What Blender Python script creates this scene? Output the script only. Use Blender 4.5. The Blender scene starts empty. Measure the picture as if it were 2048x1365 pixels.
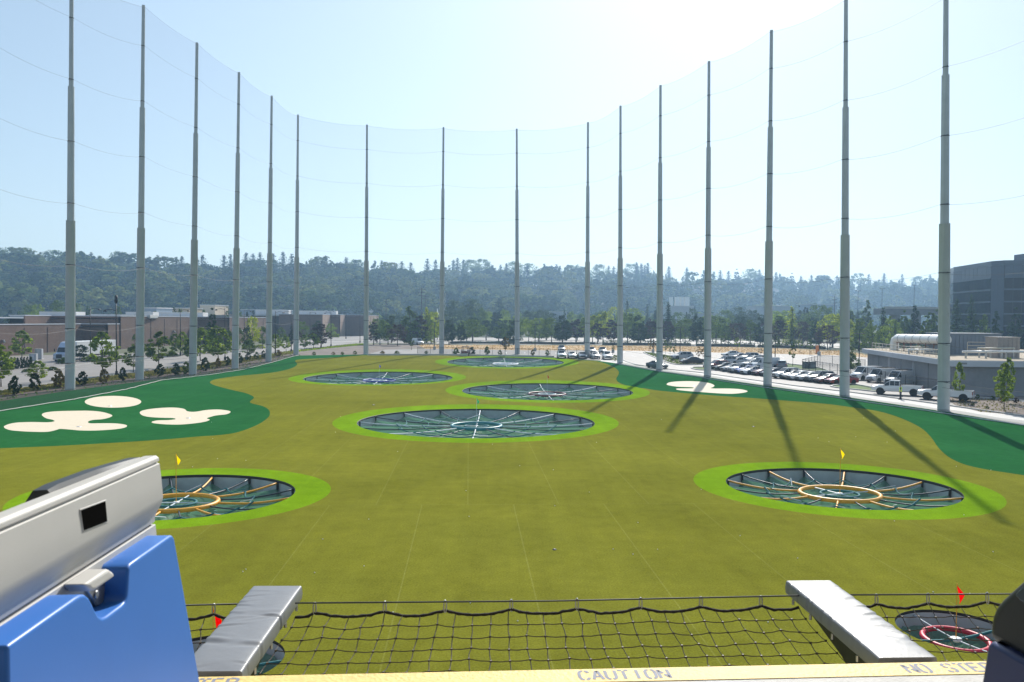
import bpy, math, random
import numpy as np
from mathutils import Vector, Matrix
from mathutils.geometry import delaunay_2d_cdt

sc = bpy.context.scene
COL = sc.collection
R = math.radians

# ------------------------------------------------------------------ camera
CAMZ, FPX = 9.2, 1650.0                    # eye height (m), focal length in photo pixels (2048 wide)
PITCH, ROLL = math.atan(42.0 / FPX), 0.007
Fw = Vector((0, math.cos(PITCH), -math.sin(PITCH)))
_u0 = Vector((0, math.sin(PITCH), math.cos(PITCH)))
Rt = Vector((1, 0, 0)) * math.cos(ROLL) + _u0 * math.sin(ROLL)
Up = _u0 * math.cos(ROLL) - Vector((1, 0, 0)) * math.sin(ROLL)
EYE = Vector((0, 0, CAMZ))
cam_data = bpy.data.cameras.new('camera')
cam = bpy.data.objects.new('camera', cam_data)
COL.objects.link(cam)
cam.matrix_world = Matrix(((Rt.x, Up.x, -Fw.x, 0), (Rt.y, Up.y, -Fw.y, 0), (Rt.z, Up.z, -Fw.z, CAMZ), (0, 0, 0, 1)))
cam_data.sensor_width = 36.0
cam_data.lens = 36.0 * FPX / 2048.0
cam_data.clip_start, cam_data.clip_end = 0.05, 12000
cam_data.dof.use_dof = True
cam_data.dof.focus_distance = 70.0
cam_data.dof.aperture_fstop = 13.0
sc.camera = cam

# ------------------------------------------------------------------ light
SUN_AZ, SUN_EL = R(15.5), R(36)            # azimuth to the right of +Y
sunvec = Vector((math.sin(SUN_AZ) * math.cos(SUN_EL), math.cos(SUN_AZ) * math.cos(SUN_EL), math.sin(SUN_EL)))
world = bpy.data.worlds.new('World')
sc.world = world
world.use_nodes = True
wn = world.node_tree
wn.nodes.clear()
sky = wn.nodes.new('ShaderNodeTexSky')
sky.sky_type = 'NISHITA'
sky.sun_disc = False
sky.sun_elevation, sky.sun_rotation = SUN_EL, SUN_AZ
sky.altitude, sky.air_density, sky.dust_density, sky.ozone_density = 20, 1.0, 0.75, 3.0
bg = wn.nodes.new('ShaderNodeBackground')
bg.inputs['Strength'].default_value = 0.13
wo = wn.nodes.new('ShaderNodeOutputWorld')
def _vm(op, src, val):                      # haze evens the sky out: compress its range a little
    n = wn.nodes.new('ShaderNodeVectorMath')
    n.operation = op
    wn.links.new(src, n.inputs[0])
    n.inputs[1].default_value = val
    return n.outputs[0]
_s = _vm('MULTIPLY', sky.outputs[0], (.17, .17, .17))
_g = wn.nodes.new('ShaderNodeGamma')
_g.inputs[1].default_value = .58
wn.links.new(_s, _g.inputs[0])
_s = _vm('MULTIPLY', _g.outputs[0], (5.15, 5.5, 5.5))
wn.links.new(_s, bg.inputs[0])
wn.links.new(bg.outputs[0], wo.inputs[0])
sl = bpy.data.lights.new('sun', 'SUN')
sl.energy, sl.angle, sl.color = 5.0, R(0.53), (1.0, 0.955, 0.88)
sun = bpy.data.objects.new('sun', sl)
COL.objects.link(sun)
sun.location = (30, 120, 90)
sun.rotation_euler = (-sunvec).to_track_quat('-Z', 'Y').to_euler()
sc.view_settings.view_transform = 'Standard'
sc.view_settings.look = 'None'
sc.view_settings.gamma = 1.0
sc.view_settings.exposure = 0.3
sc.view_settings.use_curve_mapping = False
cy = sc.cycles
cy.max_bounces, cy.diffuse_bounces, cy.glossy_bounces, cy.transmission_bounces = 6, 2, 3, 3
cy.transparent_max_bounces, cy.volume_bounces = 24, 1
cy.caustics_reflective = cy.caustics_refractive = False

# ------------------------------------------------------------------ where things stand
def sstep(a, b, x):
    t = min(1.0, max(0.0, (x - a) / (b - a)))
    return t * t * (3 - 2 * t)
def zf(y):                                  # the ground rises a metre towards the back of the range
    return 1.0 * sstep(125, 195, y)
def ray(u, v):
    return Fw + Rt * ((u - 1024) / FPX) - Up * ((v - 682.5) / FPX)
def G(u, v):                                # point of the ground seen at a photo pixel
    d = ray(u, v)
    z = 0.0
    for _ in range(40):
        t = (z - CAMZ) / d.z
        z2 = zf(t * d.y)
        if abs(z2 - z) < 1e-4: break
        z += (z2 - z) * .6
    return EYE + d * t
def Gz(u, v, z):                            # point at height z seen at a photo pixel
    d = ray(u, v)
    return EYE + d * ((z - CAMZ) / d.z)
def Gy(u, v, y):                            # point at distance y seen at a photo pixel
    d = ray(u, v)
    return EYE + d * (y / d.y)
def proj(p):
    q = Vector(p) - EYE
    w = q.dot(Fw)
    return 1024 + FPX * q.dot(Rt) / w, 682.5 - FPX * q.dot(Up) / w

# ------------------------------------------------------------------ objects
def tag(o, label=None, cat=None, group=None, kind=None):
    if label: o['label'] = label
    if cat: o['category'] = cat
    if group: o['group'] = group
    if kind: o['kind'] = kind
    return o
def thing(name, label, cat, loc=(0, 0, 0), rz=0.0, group=None):
    o = bpy.data.objects.new(name, None)
    COL.objects.link(o)
    o.location = loc
    o.rotation_euler = (0, 0, rz)
    o.empty_display_size = .3
    return tag(o, label, cat, group)
def copy_tree(o, parent=None):
    c = o.copy()
    COL.objects.link(c)
    if parent: c.parent = parent
    for ch in list(o.children): copy_tree(ch, c)
    return c
def relook(o, name, mat):                   # give the part called name its own material
    for ch in o.children:
        if ch.name.split('.')[0] == name:
            for s in ch.material_slots:
                s.link = 'OBJECT'
                s.material = mat

class MB:
    def __init__(s):
        s.v, s.f, s.n = [], [], 0
    def add(s, v, f):
        n = len(s.v)
        s.v.extend([tuple(p) for p in v])
        s.f.extend([tuple(i + n for i in q) for q in f])
        return s
    def box(s, c, d, rz=0.0, M=None):
        x, y, z = d[0] / 2, d[1] / 2, d[2] / 2
        ca, sa = math.cos(rz), math.sin(rz)
        vs = []
        for a, b, e in ((-x, -y, -z), (x, -y, -z), (x, y, -z), (-x, y, -z), (-x, -y, z), (x, -y, z), (x, y, z), (-x, y, z)):
            vs.append((c[0] + a * ca - b * sa, c[1] + a * sa + b * ca, c[2] + e))
        if M: vs = [M @ Vector(p) for p in vs]
        return s.add(vs, [(3, 2, 1, 0), (4, 5, 6, 7), (0, 1, 5, 4), (1, 2, 6, 5), (2, 3, 7, 6), (3, 0, 4, 7)])
    def cyl(s, p0, p1, r0, r1=None, n=12, caps=True):
        return s.tube([p0, p1], [r0, r0 if r1 is None else r1], n, caps)
    def tube(s, pts, r, n=6, caps=True, closed=False):
        pts = [Vector(p) for p in pts]
        m = len(pts)
        rs = list(r) if hasattr(r, '__len__') else [r] * m
        vs, fs = [], []
        ref = None
        for i, p in enumerate(pts):
            if closed: t = pts[(i + 1) % m] - pts[i - 1]
            else: t = pts[min(i + 1, m - 1)] - pts[max(i - 1, 0)]
            if t.length < 1e-9: t = Vector((0, 0, 1))
            t.normalize()
            if ref is None:
                ref = Vector((0, 0, 1)) if abs(t.z) < .9 else Vector((1, 0, 0))
            a = t.cross(ref)
            if a.length < 1e-6: a = t.orthogonal()
            a.normalize()
            b = a.cross(t)
            ref = b
            for k in range(n):
                w = 2 * math.pi * k / n
                vs.append(p + (a * math.cos(w) + b * math.sin(w)) * rs[i])
        for i in range(m if closed else m - 1):
            j = (i + 1) % m
            for k in range(n):
                l = (k + 1) % n
                fs.append((i * n + k, i * n + l, j * n + l, j * n + k))
        if caps and not closed:
            fs.append(tuple(range(n - 1, -1, -1)))
            fs.append(tuple((m - 1) * n + k for k in range(n)))
        return s.add(vs, fs)
    def prism(s, poly, z0, z1):
        n = len(poly)
        vs = [(p[0], p[1], z0) for p in poly] + [(p[0], p[1], z1) for p in poly]
        fs = [tuple(range(n - 1, -1, -1)), tuple(range(n, 2 * n))]
        fs += [(i, (i + 1) % n, n + (i + 1) % n, n + i) for i in range(n)]
        return s.add(vs, fs)
    def lathe(s, prof, n=16, c=(0, 0, 0), sy=1.0):      # prof: (r, z)
        m = len(prof)
        vs = [(c[0] + r * math.cos(2 * math.pi * k / n), c[1] + sy * r * math.sin(2 * math.pi * k / n), c[2] + z) for r, z in prof for k in range(n)]
        fs = [(i * n + k, i * n + (k + 1) % n, (i + 1) * n + (k + 1) % n, (i + 1) * n + k) for i in range(m - 1) for k in range(n)]
        return s.add(vs, fs)
    def build(s, name, mat, parent=None, loc=None, smooth=False, bevel=0.0, seg=2, auto=None):
        me = bpy.data.meshes.new(name)
        me.from_pydata(s.v, [], s.f)
        me.validate()
        me.update()
        if mat: me.materials.append(mat)
        o = bpy.data.objects.new(name, me)
        COL.objects.link(o)
        if parent: o.parent = parent
        if loc is not None: o.location = loc
        if smooth:
            me.polygons.foreach_set('use_smooth', [True] * len(me.polygons))
            if auto: me.set_sharp_from_angle(angle=R(auto))
        if bevel:
            b = o.modifiers.new('bevel', 'BEVEL')
            b.width, b.segments, b.limit_method = bevel, seg, 'ANGLE'
            b.harden_normals = False
        return o

def np_mesh(name, V, Q, mat, parent=None, smooth=False, tint=None):
    """quads from numpy arrays"""
    me = bpy.data.meshes.new(name)
    nv, nq = len(V), len(Q)
    me.vertices.add(nv)
    me.vertices.foreach_set('co', V.astype(np.float32).ravel())
    me.loops.add(nq * 4)
    me.loops.foreach_set('vertex_index', Q.astype(np.int32).ravel())
    me.polygons.add(nq)
    me.polygons.foreach_set('loop_start', np.arange(0, nq * 4, 4, dtype=np.int32))
    me.polygons.foreach_set('loop_total', np.full(nq, 4, dtype=np.int32))
    if smooth: me.polygons.foreach_set('use_smooth', np.ones(nq, dtype=bool))
    if tint is not None:
        a = me.attributes.new('tint', 'FLOAT', 'POINT')
        a.data.foreach_set('value', tint.astype(np.float32))
    me.update()
    me.validate()
    me.materials.append(mat)
    o = bpy.data.objects.new(name, me)
    COL.objects.link(o)
    if parent: o.parent = parent
    return o

# ------------------------------------------------------------------ materials
def mat(name, col, rough=.6, metal=0.0, spec=.4, noise=0.0, nscale=3.0, col2=None, bump=0.0, bscale=60.0, coat=0.0):
    m = bpy.data.materials.new(name)
    m.use_nodes = True
    nt = m.node_tree
    p = nt.nodes['Principled BSDF']
    p.inputs['Roughness'].default_value = rough
    p.inputs['Metallic'].default_value = metal
    p.inputs['Specular IOR Level'].default_value = spec
    p.inputs['Coat Weight'].default_value = coat
    c = (*col, 1)
    p.inputs['Base Color'].default_value = c
    if noise or col2 or bump:
        tc = nt.nodes.new('ShaderNodeTexCoord')
    if noise or col2:
        n = nt.nodes.new('ShaderNodeTexNoise')
        n.inputs['Scale'].default_value = nscale
        n.inputs['Detail'].default_value = 6
        n.inputs['Roughness'].default_value = .65
        nt.links.new(tc.outputs['Object'], n.inputs['Vector'])
        r = nt.nodes.new('ShaderNodeValToRGB')
        r.color_ramp.elements[0].position, r.color_ramp.elements[1].position = .32, .68
        d = col2 or tuple(x * (1 + noise) for x in col)
        e = tuple(x * (1 - noise) for x in col)
        r.color_ramp.elements[0].color, r.color_ramp.elements[1].color = (*e, 1), (*d, 1)
        nt.links.new(n.outputs['Fac'], r.inputs['Fac'])
        nt.links.new(r.outputs['Color'], p.inputs['Base Color'])
    if bump:
        n2 = nt.nodes.new('ShaderNodeTexNoise')
        n2.inputs['Scale'].default_value = bscale
        n2.inputs['Detail'].default_value = 4
        nt.links.new(tc.outputs['Object'], n2.inputs['Vector'])
        b = nt.nodes.new('ShaderNodeBump')
        b.inputs['Strength'].default_value = bump
        b.inputs['Distance'].default_value = .02
        nt.links.new(n2.outputs['Fac'], b.inputs['Height'])
        nt.links.new(b.outputs['Normal'], p.inputs['Normal'])
    return m

def turf_mat(name, a, b, fleck, rough=.75, stripe=.05):
    """artificial turf: large worn patches, faint roll seams, fine fibre grain, sparse pale flecks"""
    m = bpy.data.materials.new(name)
    m.use_nodes = True
    nt = m.node_tree
    N, L = nt.nodes.new, nt.links.new
    p = nt.nodes['Principled BSDF']
    p.inputs['Roughness'].default_value = rough
    p.inputs['Specular IOR Level'].default_value = 0.0
    tc = N('ShaderNodeTexCoord')
    def noise(scale, detail=5, rg=.6):
        n = N('ShaderNodeTexNoise')
        n.inputs['Scale'].default_value, n.inputs['Detail'].default_value, n.inputs['Roughness'].default_value = scale, detail, rg
        L(tc.outputs['Object'], n.inputs['Vector'])
        return n
    def ramp(src, p0, p1, c0, c1):
        r = N('ShaderNodeValToRGB')
        e = r.color_ramp.elements
        e[0].position, e[1].position, e[0].color, e[1].color = p0, p1, c0, c1
        L(src, r.inputs['Fac'])
        return r
    def mix(kind, fac, x, y):
        k = N('ShaderNodeMix')
        k.data_type, k.blend_type = 'RGBA', kind
        if isinstance(fac, float): k.inputs[0].default_value = fac
        else: L(fac, k.inputs[0])
        L(x, k.inputs[6])
        if isinstance(y, tuple): k.inputs[7].default_value = y
        else: L(y, k.inputs[7])
        return k.outputs[2]
    n1 = noise(.05, 6, .62)
    base = ramp(n1.outputs['Fac'], .3, .7, (*a, 1), (*b, 1)).outputs[0]
    mp = N('ShaderNodeMapping')
    mp.inputs['Rotation'].default_value = (0, 0, R(-3))
    L(tc.outputs['Object'], mp.inputs['Vector'])
    wv = N('ShaderNodeTexBrick')
    wv.inputs['Scale'].default_value = .22
    wv.inputs['Brick Width'].default_value, wv.inputs['Row Height'].default_value = 1.0, 9.0
    wv.inputs['Mortar Size'].default_value = .0055
    wv.inputs['Color1'].default_value, wv.inputs['Color2'].default_value = (.95, .95, .95, 1), (1.05, 1.05, 1.05, 1)
    wv.inputs['Mortar'].default_value = (1.30, 1.30, 2.4, 1)
    L(mp.outputs[0], wv.inputs['Vector'])
    base = mix('MULTIPLY', stripe * 10 if stripe * 10 < 1 else 1.0, base, wv.outputs['Color'])
    mp2 = N('ShaderNodeMapping')             # long streaks along the rolls
    mp2.inputs['Rotation'].default_value, mp2.inputs['Scale'].default_value = (0, 0, R(-3)), (1.0, .05, 1)
    L(tc.outputs['Object'], mp2.inputs['Vector'])
    ns = noise(.9, 5, .7)
    L(mp2.outputs[0], ns.inputs['Vector'])
    base = mix('MULTIPLY', .8, base, ramp(ns.outputs['Fac'], .3, .7, (.90, .89, .90, 1), (1.08, 1.08, 1.04, 1)).outputs[0])
    nb = noise(.16, 3, .5)
    base = mix('MULTIPLY', .8, base, ramp(nb.outputs['Fac'], .35, .65, (.90, .91, .92, 1), (1.07, 1.06, 1.04, 1)).outputs[0])
    n2 = noise(1.1, 8, .7)
    base = mix('OVERLAY', .38, base, ramp(n2.outputs['Fac'], .25, .75, (.3, .3, .3, 1), (.72, .72, .72, 1)).outputs[0])
    n3 = noise(14, 3, .8)
    base = mix('OVERLAY', .6, base, ramp(n3.outputs['Fac'], .3, .7, (.25, .25, .25, 1), (.75, .75, .75, 1)).outputs[0])
    n4 = noise(26, 2, .5)
    base = mix('MIX', ramp(n4.outputs['Fac'], .735, .78, (0, 0, 0, 1), (.55, .55, .55, 1)).outputs[0], base, (*fleck, 1))
    L(base, p.inputs['Base Color'])
    bp = N('ShaderNodeBump')
    bp.inputs['Strength'].default_value, bp.inputs['Distance'].default_value = .6, .03
    L(noise(45, 4, .7).outputs['Fac'], bp.inputs['Height'])
    L(bp.outputs[0], p.inputs['Normal'])
    return m

def net_mat(name, col, alpha):
    m = bpy.data.materials.new(name)
    m.use_nodes = True
    nt = m.node_tree
    nt.nodes.clear()
    o = nt.nodes.new('ShaderNodeOutputMaterial')
    mx = nt.nodes.new('ShaderNodeMixShader')
    t = nt.nodes.new('ShaderNodeBsdfTransparent')
    d = nt.nodes.new('ShaderNodeBsdfDiffuse')
    d.inputs[0].default_value = (*col, 1)
    mx.inputs[0].default_value = alpha
    nt.links.new(t.outputs[0], mx.inputs[1])
    nt.links.new(d.outputs[0], mx.inputs[2])
    nt.links.new(mx.outputs[0], o.inputs[0])
    return m

def leaf_mat(name, col, trans=.45, var=.35, tinted=None, hue=.485):
    m = bpy.data.materials.new(name)
    m.use_nodes = True
    nt = m.node_tree
    nt.nodes.clear()
    N, L = nt.nodes.new, nt.links.new
    o = N('ShaderNodeOutputMaterial')
    mx = N('ShaderNodeMixShader')
    mx.inputs[0].default_value = trans
    d, t = N('ShaderNodeBsdfDiffuse'), N('ShaderNodeBsdfTranslucent')
    g = N('ShaderNodeNewGeometry')
    r = N('ShaderNodeValToRGB')
    e = r.color_ramp.elements
    e[0].color = (*[c * (1 - var) for c in col], 1)
    e[1].color = (*[c * (1 + var) for c in col], 1)
    L(g.outputs['Random Per Island'], r.inputs[0])
    c = r.outputs[0]
    if tinted:
        at = N('ShaderNodeAttribute')
        at.attribute_name = 'tint'
        r2 = N('ShaderNodeValToRGB')
        for i, (pos, cc) in enumerate(tinted):
            el = r2.color_ramp.elements[i] if i < 2 else r2.color_ramp.elements.new(pos)
            el.position, el.color = pos, (*cc, 1)
        L(at.outputs['Fac'], r2.inputs[0])
        k = N('ShaderNodeMix')
        k.data_type, k.blend_type = 'RGBA', 'MULTIPLY'
        k.inputs[0].default_value = 1.0
        L(c, k.inputs[6])
        L(r2.outputs[0], k.inputs[7])
        c = k.outputs[2]
    L(c, d.inputs[0])
    hs = N('ShaderNodeHueSaturation')
    hs.inputs['Hue'].default_value, hs.inputs['Saturation'].default_value, hs.inputs['Value'].default_value = hue, 1.1, 1.5
    L(c, hs.inputs['Color'])
    L(hs.outputs[0], t.inputs[0])
    L(d.outputs[0], mx.inputs[1])
    L(t.outputs[0], mx.inputs[2])
    L(mx.outputs[0], o.inputs[0])
    return m

M = {}
M['olive'] = turf_mat('olive turf', (.154, .154, .018), (.206, .205, .027), (.55, .55, .35), stripe=.06)
M['deep'] = turf_mat('dark green turf', (.018, .106, .030), (.027, .130, .041), (.15, .4, .2), stripe=.04)
M['lime'] = turf_mat('lime turf', (.150, .265, .008), (.185, .310, .012), (.4, .6, .15), stripe=.02)
M['sandturf'] = mat('sand coloured turf', (.68, .575, .42), .85, noise=.03, nscale=1.2, bump=.2, bscale=40)
M['asphalt'] = mat('pale asphalt', (.165, .150, .142), .7, noise=.16, nscale=.25, bump=.3, bscale=30)
M['street'] = mat('street asphalt', (.235, .21, .19), .7, noise=.12, nscale=.2, bump=.3, bscale=30)
M['concrete'] = mat('concrete pavement', (.52, .49, .45), .8, noise=.1, nscale=.8, bump=.2, bscale=30)
M['kerb'] = mat('kerb concrete', (.50, .48, .45), .8, noise=.1, nscale=.8)
M['mulch'] = mat('bark mulch', (.095, .062, .045), .95, noise=.45, nscale=1.6, bump=.8, bscale=9)
M['dirt'] = mat('bare dirt', (.155, .118, .095), .95, noise=.35, nscale=.35, bump=.6, bscale=6)
M['gravel'] = mat('gravel lot', (.34, .30, .26), .95, noise=.2, nscale=.4, bump=.5, bscale=10)
M['dry'] = mat('dry grass', (.46, .31, .15), .95, noise=.22, nscale=.12, bump=.6, bscale=6)
M['lawn'] = mat('lawn', (.10, .15, .035), .95, noise=.35, nscale=.5, bump=.6, bscale=8)
M['earth'] = mat('valley ground', (.10, .105, .055), .95, noise=.4, nscale=.03, bump=.5, bscale=2)
M['hill'] = mat('hillside under trees', (.035, .05, .022), .95, noise=.4, nscale=.02)
M['paint'] = mat('white road paint', (.75, .74, .70), .7, noise=.08, nscale=2)
M['pole'] = mat('grey pole paint', (.47, .48, .475), .42, noise=.06, nscale=.7, spec=.5)
M['steel'] = mat('galvanised steel', (.42, .43, .44), .4, metal=.8, noise=.1, nscale=4)
M['dark'] = mat('dark metal', (.025, .025, .027), .5)
M['black'] = mat('black rubber', (.012, .012, .013), .6)
M['cable'] = mat('cable', (.07, .07, .075), .6)
M['white'] = mat('white paint', (.78, .78, .76), .4, noise=.03, nscale=2)
M['brick'] = None
M['roofwhite'] = mat('white roof membrane', (.56, .55, .54), .7, noise=.06, nscale=.3)
M['concwall'] = mat('grey concrete wall', (.27, .265, .27), .8, noise=.12, nscale=.5, bump=.2, bscale=8)
M['fascia'] = mat('pale fascia', (.55, .56, .60), .55, noise=.05, nscale=.6)
M['trunk'] = mat('bark', (.075, .058, .042), .9, noise=.35, nscale=4, bump=.5, bscale=20)
M['net'] = net_mat('fine black net', (.05, .085, .15), .10)
M['skirt'] = net_mat('net skirt', (.045, .07, .055), .34)
M['funnel'] = net_mat('green funnel net', (.17, .35, .24), .58)
M['pitwall'] = mat('grey pit wall', (.44, .48, .49), .8, noise=.12, nscale=1.0)
M['pitfloor'] = mat('pit floor', (.40, .42, .34), .95, noise=.5, nscale=.9, bump=.6, bscale=6)
M['glass'] = mat('dark car glass', (.02, .024, .028), .06, spec=.7)
M['tyre'] = mat('tyre', (.014, .014, .014), .8)
M['rim'] = mat('wheel rim', (.45, .45, .46), .3, metal=.9)
M['lamp'] = mat('headlight lens', (.75, .77, .8), .12, spec=.7)
M['tail'] = mat('tail light lens', (.35, .015, .012), .2, spec=.6)
M['leaf_mid'] = leaf_mat('mid green leaves', (.085, .135, .028), .5)
M['leaf_dark'] = leaf_mat('dark green leaves', (.030, .055, .018), .35)
M['leaf_bright'] = leaf_mat('yellow green leaves', (.24, .30, .035), .55)
M['leaf_fresh'] = leaf_mat('fresh green leaves', (.155, .225, .036), .55)
M['leaf_plum'] = leaf_mat('purple leaves', (.055, .034, .028), .35)
M['leaf_autumn'] = leaf_mat('ochre leaves', (.20, .15, .045), .45)
M['leaf_sedge'] = leaf_mat('dry sedge', (.17, .165, .055), .4, .35)
M['leaf_straw'] = leaf_mat('dry straw', (.50, .36, .17), .3, .2)
M['leaf_grey'] = leaf_mat('grey green needles', (.055, .085, .036), .4)

# brick: coursed pattern with joints
def brick_mat(name, a, b):
    m = mat(name, a, .85)
    nt = m.node_tree
    tc = nt.nodes.new('ShaderNodeTexCoord')
    sx = nt.nodes.new('ShaderNodeSeparateXYZ')
    ad = nt.nodes.new('ShaderNodeMath')
    cb = nt.nodes.new('ShaderNodeCombineXYZ')
    nt.links.new(tc.outputs['Object'], sx.inputs[0])
    nt.links.new(sx.outputs[0], ad.inputs[0])
    nt.links.new(sx.outputs[1], ad.inputs[1])
    nt.links.new(ad.outputs[0], cb.inputs[0])
    nt.links.new(sx.outputs[2], cb.inputs[1])
    br = nt.nodes.new('ShaderNodeTexBrick')
    br.inputs['Scale'].default_value = 1.0
    br.inputs['Brick Width'].default_value, br.inputs['Row Height'].default_value, br.inputs['Mortar Size'].default_value = .6, .3, .018
    br.inputs['Color1'].default_value, br.inputs['Color2'].default_value = (*a, 1), (*b, 1)
    br.inputs['Mortar'].default_value = (*[x * .75 for x in a], 1)
    nt.links.new(cb.outputs[0], br.inputs['Vector'])
    ns = nt.nodes.new('ShaderNodeTexNoise')
    ns.inputs['Scale'].default_value = .35
    ns.inputs['Detail'].default_value = 6
    nt.links.new(tc.outputs['Object'], ns.inputs['Vector'])
    k = nt.nodes.new('ShaderNodeMix')
    k.data_type, k.blend_type = 'RGBA', 'OVERLAY'
    k.inputs[0].default_value = .3
    nt.links.new(br.outputs['Color'], k.inputs[6])
    nt.links.new(ns.outputs['Fac'], k.inputs[7])
    nt.links.new(k.outputs[2], nt.nodes['Principled BSDF'].inputs['Base Color'])
    return m
M['brick'] = brick_mat('brown brick', (.150, .092, .068), (.180, .115, .088))
M['brickdark'] = brick_mat('dark brown brick', (.13, .085, .075), (.15, .10, .09))
M['bricklit'] = brick_mat('sunlit brick', (.40, .27, .20), (.44, .31, .24))  # paler copy of the brown brick, sunlight put into its colour

# ------------------------------------------------------------------ the ground, cut into regions by one triangulation
def catmull(pts, n=5, closed=True):
    out, m = [], len(pts)
    rng = range(m) if closed else range(m - 1)
    for i in rng:
        p0, p1, p2, p3 = (pts[(i - 1) % m], pts[i], pts[(i + 1) % m], pts[(i + 2) % m]) if closed else (pts[max(i - 1, 0)], pts[i], pts[i + 1], pts[min(i + 2, m - 1)])
        for k in range(n):
            t = k / n
            out.append(tuple(.5 * (2 * p1[j] + (p2[j] - p0[j]) * t + (2 * p0[j] - 5 * p1[j] + 4 * p2[j] - p3[j]) * t * t + (3 * p1[j] - p0[j] - 3 * p2[j] + p3[j]) * t ** 3) for j in (0, 1)))
    if not closed: out.append(tuple(pts[-1]))
    return out
def g2(pts): return [tuple(G(u, v)[:2]) for u, v in pts]
def z1(pts, ox, oy, s): return [(ox + x / s, oy + y / s) for x, y in pts]
def ell(c, rx, ry, n=64): return [(c[0] + rx * math.cos(2 * math.pi * k / n), c[1] + ry * math.sin(2 * math.pi * k / n)) for k in range(n)]

# target greens: (name, left u, right u, far v, near v of the hole; then of the lime rim), row v for the width
def target(u0, u1, v0, v1, uc=None, vc=None):
    uc = uc if uc else (u0 + u1) / 2
    vc = vc if vc else (v0 + v1) / 2
    far, near = G(uc, v0).y, G(uc, v1).y
    y = (far + near) / 2
    ry = (far - near) / 2
    rx = (u1 - u0) / 2 * y / FPX
    x = G(uc, proj((0, y, zf(y)))[1]).x * 1.0
    x = (uc - 1024) / FPX * y
    return x, y, rx, ry
TG = {}
TG['green'] = (target(718, 1190, 818, 877), target(672, 1236, 809, 886))
TG['yellow_r'] = (target(1462, 1908, 937, 1020), target(1400, 1978, 925, 1039))
TG['yellow_l'] = (target(118, 584, 949, 1043), target(48, 654, 936, 1062))
TG['brown'] = (target(925, 1265, 767, 801), target(893, 1297, 761, 806))
TG['blue'] = (target(612, 905, 743.5, 769.5), target(583, 930, 739, 772))
TG['white'] = (target(895, 1128, 715.3, 735), target(874, 1160, 712.8, 737.5))
TG['red_r'] = (target(1813, 2036, 1220, 1306), None)
TG['red_l'] = (target(285, 565, 1268, 1378), None)
for k in TG:                                # the rim keeps the hole's centre line
    h, r = TG[k]
    if r: TG[k] = (h, (h[0] + (r[0] - h[0]) * .5, r[1], r[2], r[3]))

turf_l = [(0, 803), (130, 783), (285, 763), (400, 750.5), (480, 738.5), (545, 724.5), (578, 714.5), (600, 711.5)]
turf_b = [(740, 709.3), (886, 710.5), (1040, 714), (1110, 715.8)]
turf_r = [(1200, 722.5), (1240, 728), (1320, 742.5), (1415, 755), (1535, 772.5), (1690, 794), (1890, 823.5), (2048, 850)]
TL, TB, TRr = g2(turf_l), g2(turf_b), g2(turf_r)
left_ext = [(-34, -8), (-50, 20), (-57.5, 60)]
right_ext = [(50.5, 50), (46, 20), (36, -8)]
P_turf = left_ext + TL + TB + TRr + right_ext
# boundary olive / dark green
bl = z1([(1340, 602), (1000, 626), (800, 637), (762, 650), (778, 678), (720, 712), (560, 745), (300, 770), (130, 795), (80, 820), (120, 845), (250, 880), (360, 905), (420, 930), (430, 947), (400, 975), (420, 990), (500, 1010), (550, 1040), (558, 1080), (530, 1115), (450, 1165), (300, 1220), (150, 1243), (0, 1253)], 400, 560, 4) + [(320, 880), (220, 886.5), (100, 893), (0, 897)]
BL = catmull(g2(bl), 4, False)
P_deep_l = [TB[0]] + BL + [(-62, 50), (-70, 70)] + [(TL[0][0] - 6, TL[0][1])] + [(p[0] - 2.5, p[1] + .5) for p in TL[1:6]] + [(p[0] - .5, p[1] + 2) for p in TL[6:]]
brr = z1([(1180, 610), (1300, 623), (1450, 642), (1560, 650), (1650, 672), (1720, 705), (1750, 735), (1745, 765), (1730, 790), (1745, 818), (1800, 842), (1900, 865)], 800, 560, 4) + z1([(350, 868), (500, 890), (900, 925), (1200, 945), (1500, 968), (1800, 992)], 1200, 560, 4) + [(1700, 814.5), (1755, 822.5), (1800, 836), (1840, 855), (1862, 875), (1877, 896), (1903, 918), (1950, 935), (2048, 951)]
BR = catmull(g2(brr), 4, False)
P_deep_r = BR + [(60, 40), (70, 60)] + [(p[0] + 3, p[1] + 1) for p in reversed(TRr)] + [(TB[3][0], TB[3][1] + 2)]
sandA = ell((226, 804), 56.5, 11.8, 40)
sandB = catmull(z1([(335, 1082), (360, 1063), (450, 1052), (600, 1048), (720, 1048), (820, 1058), (895, 1082), (880, 1100), (820, 1115), (740, 1122), (705, 1135), (720, 1148), (800, 1148), (900, 1148), (980, 1155), (1017, 1167), (990, 1185), (900, 1198), (760, 1206), (640, 1205), (560, 1198), (480, 1193), (455, 1200), (380, 1216), (260, 1216), (150, 1210), (70, 1200), (30, 1178), (60, 1158), (130, 1143), (250, 1138), (380, 1140), (435, 1132), (420, 1120), (370, 1108)], 0, 560, 4), 4)
sandC = catmull(z1([(1118, 1062), (1150, 1043), (1250, 1028), (1380, 1022), (1470, 1032), (1500, 1052), (1560, 1056), (1650, 1042), (1750, 1038), (1830, 1048), (1843, 1060), (1810, 1076), (1730, 1085), (1690, 1095), (1655, 1108), (1678, 1120), (1640, 1135), (1560, 1148), (1440, 1158), (1320, 1156), (1230, 1147), (1215, 1136), (1260, 1125), (1350, 1122), (1405, 1115), (1380, 1106), (1300, 1104), (1200, 1098), (1140, 1085)], 0, 560, 4), 4)
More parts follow.
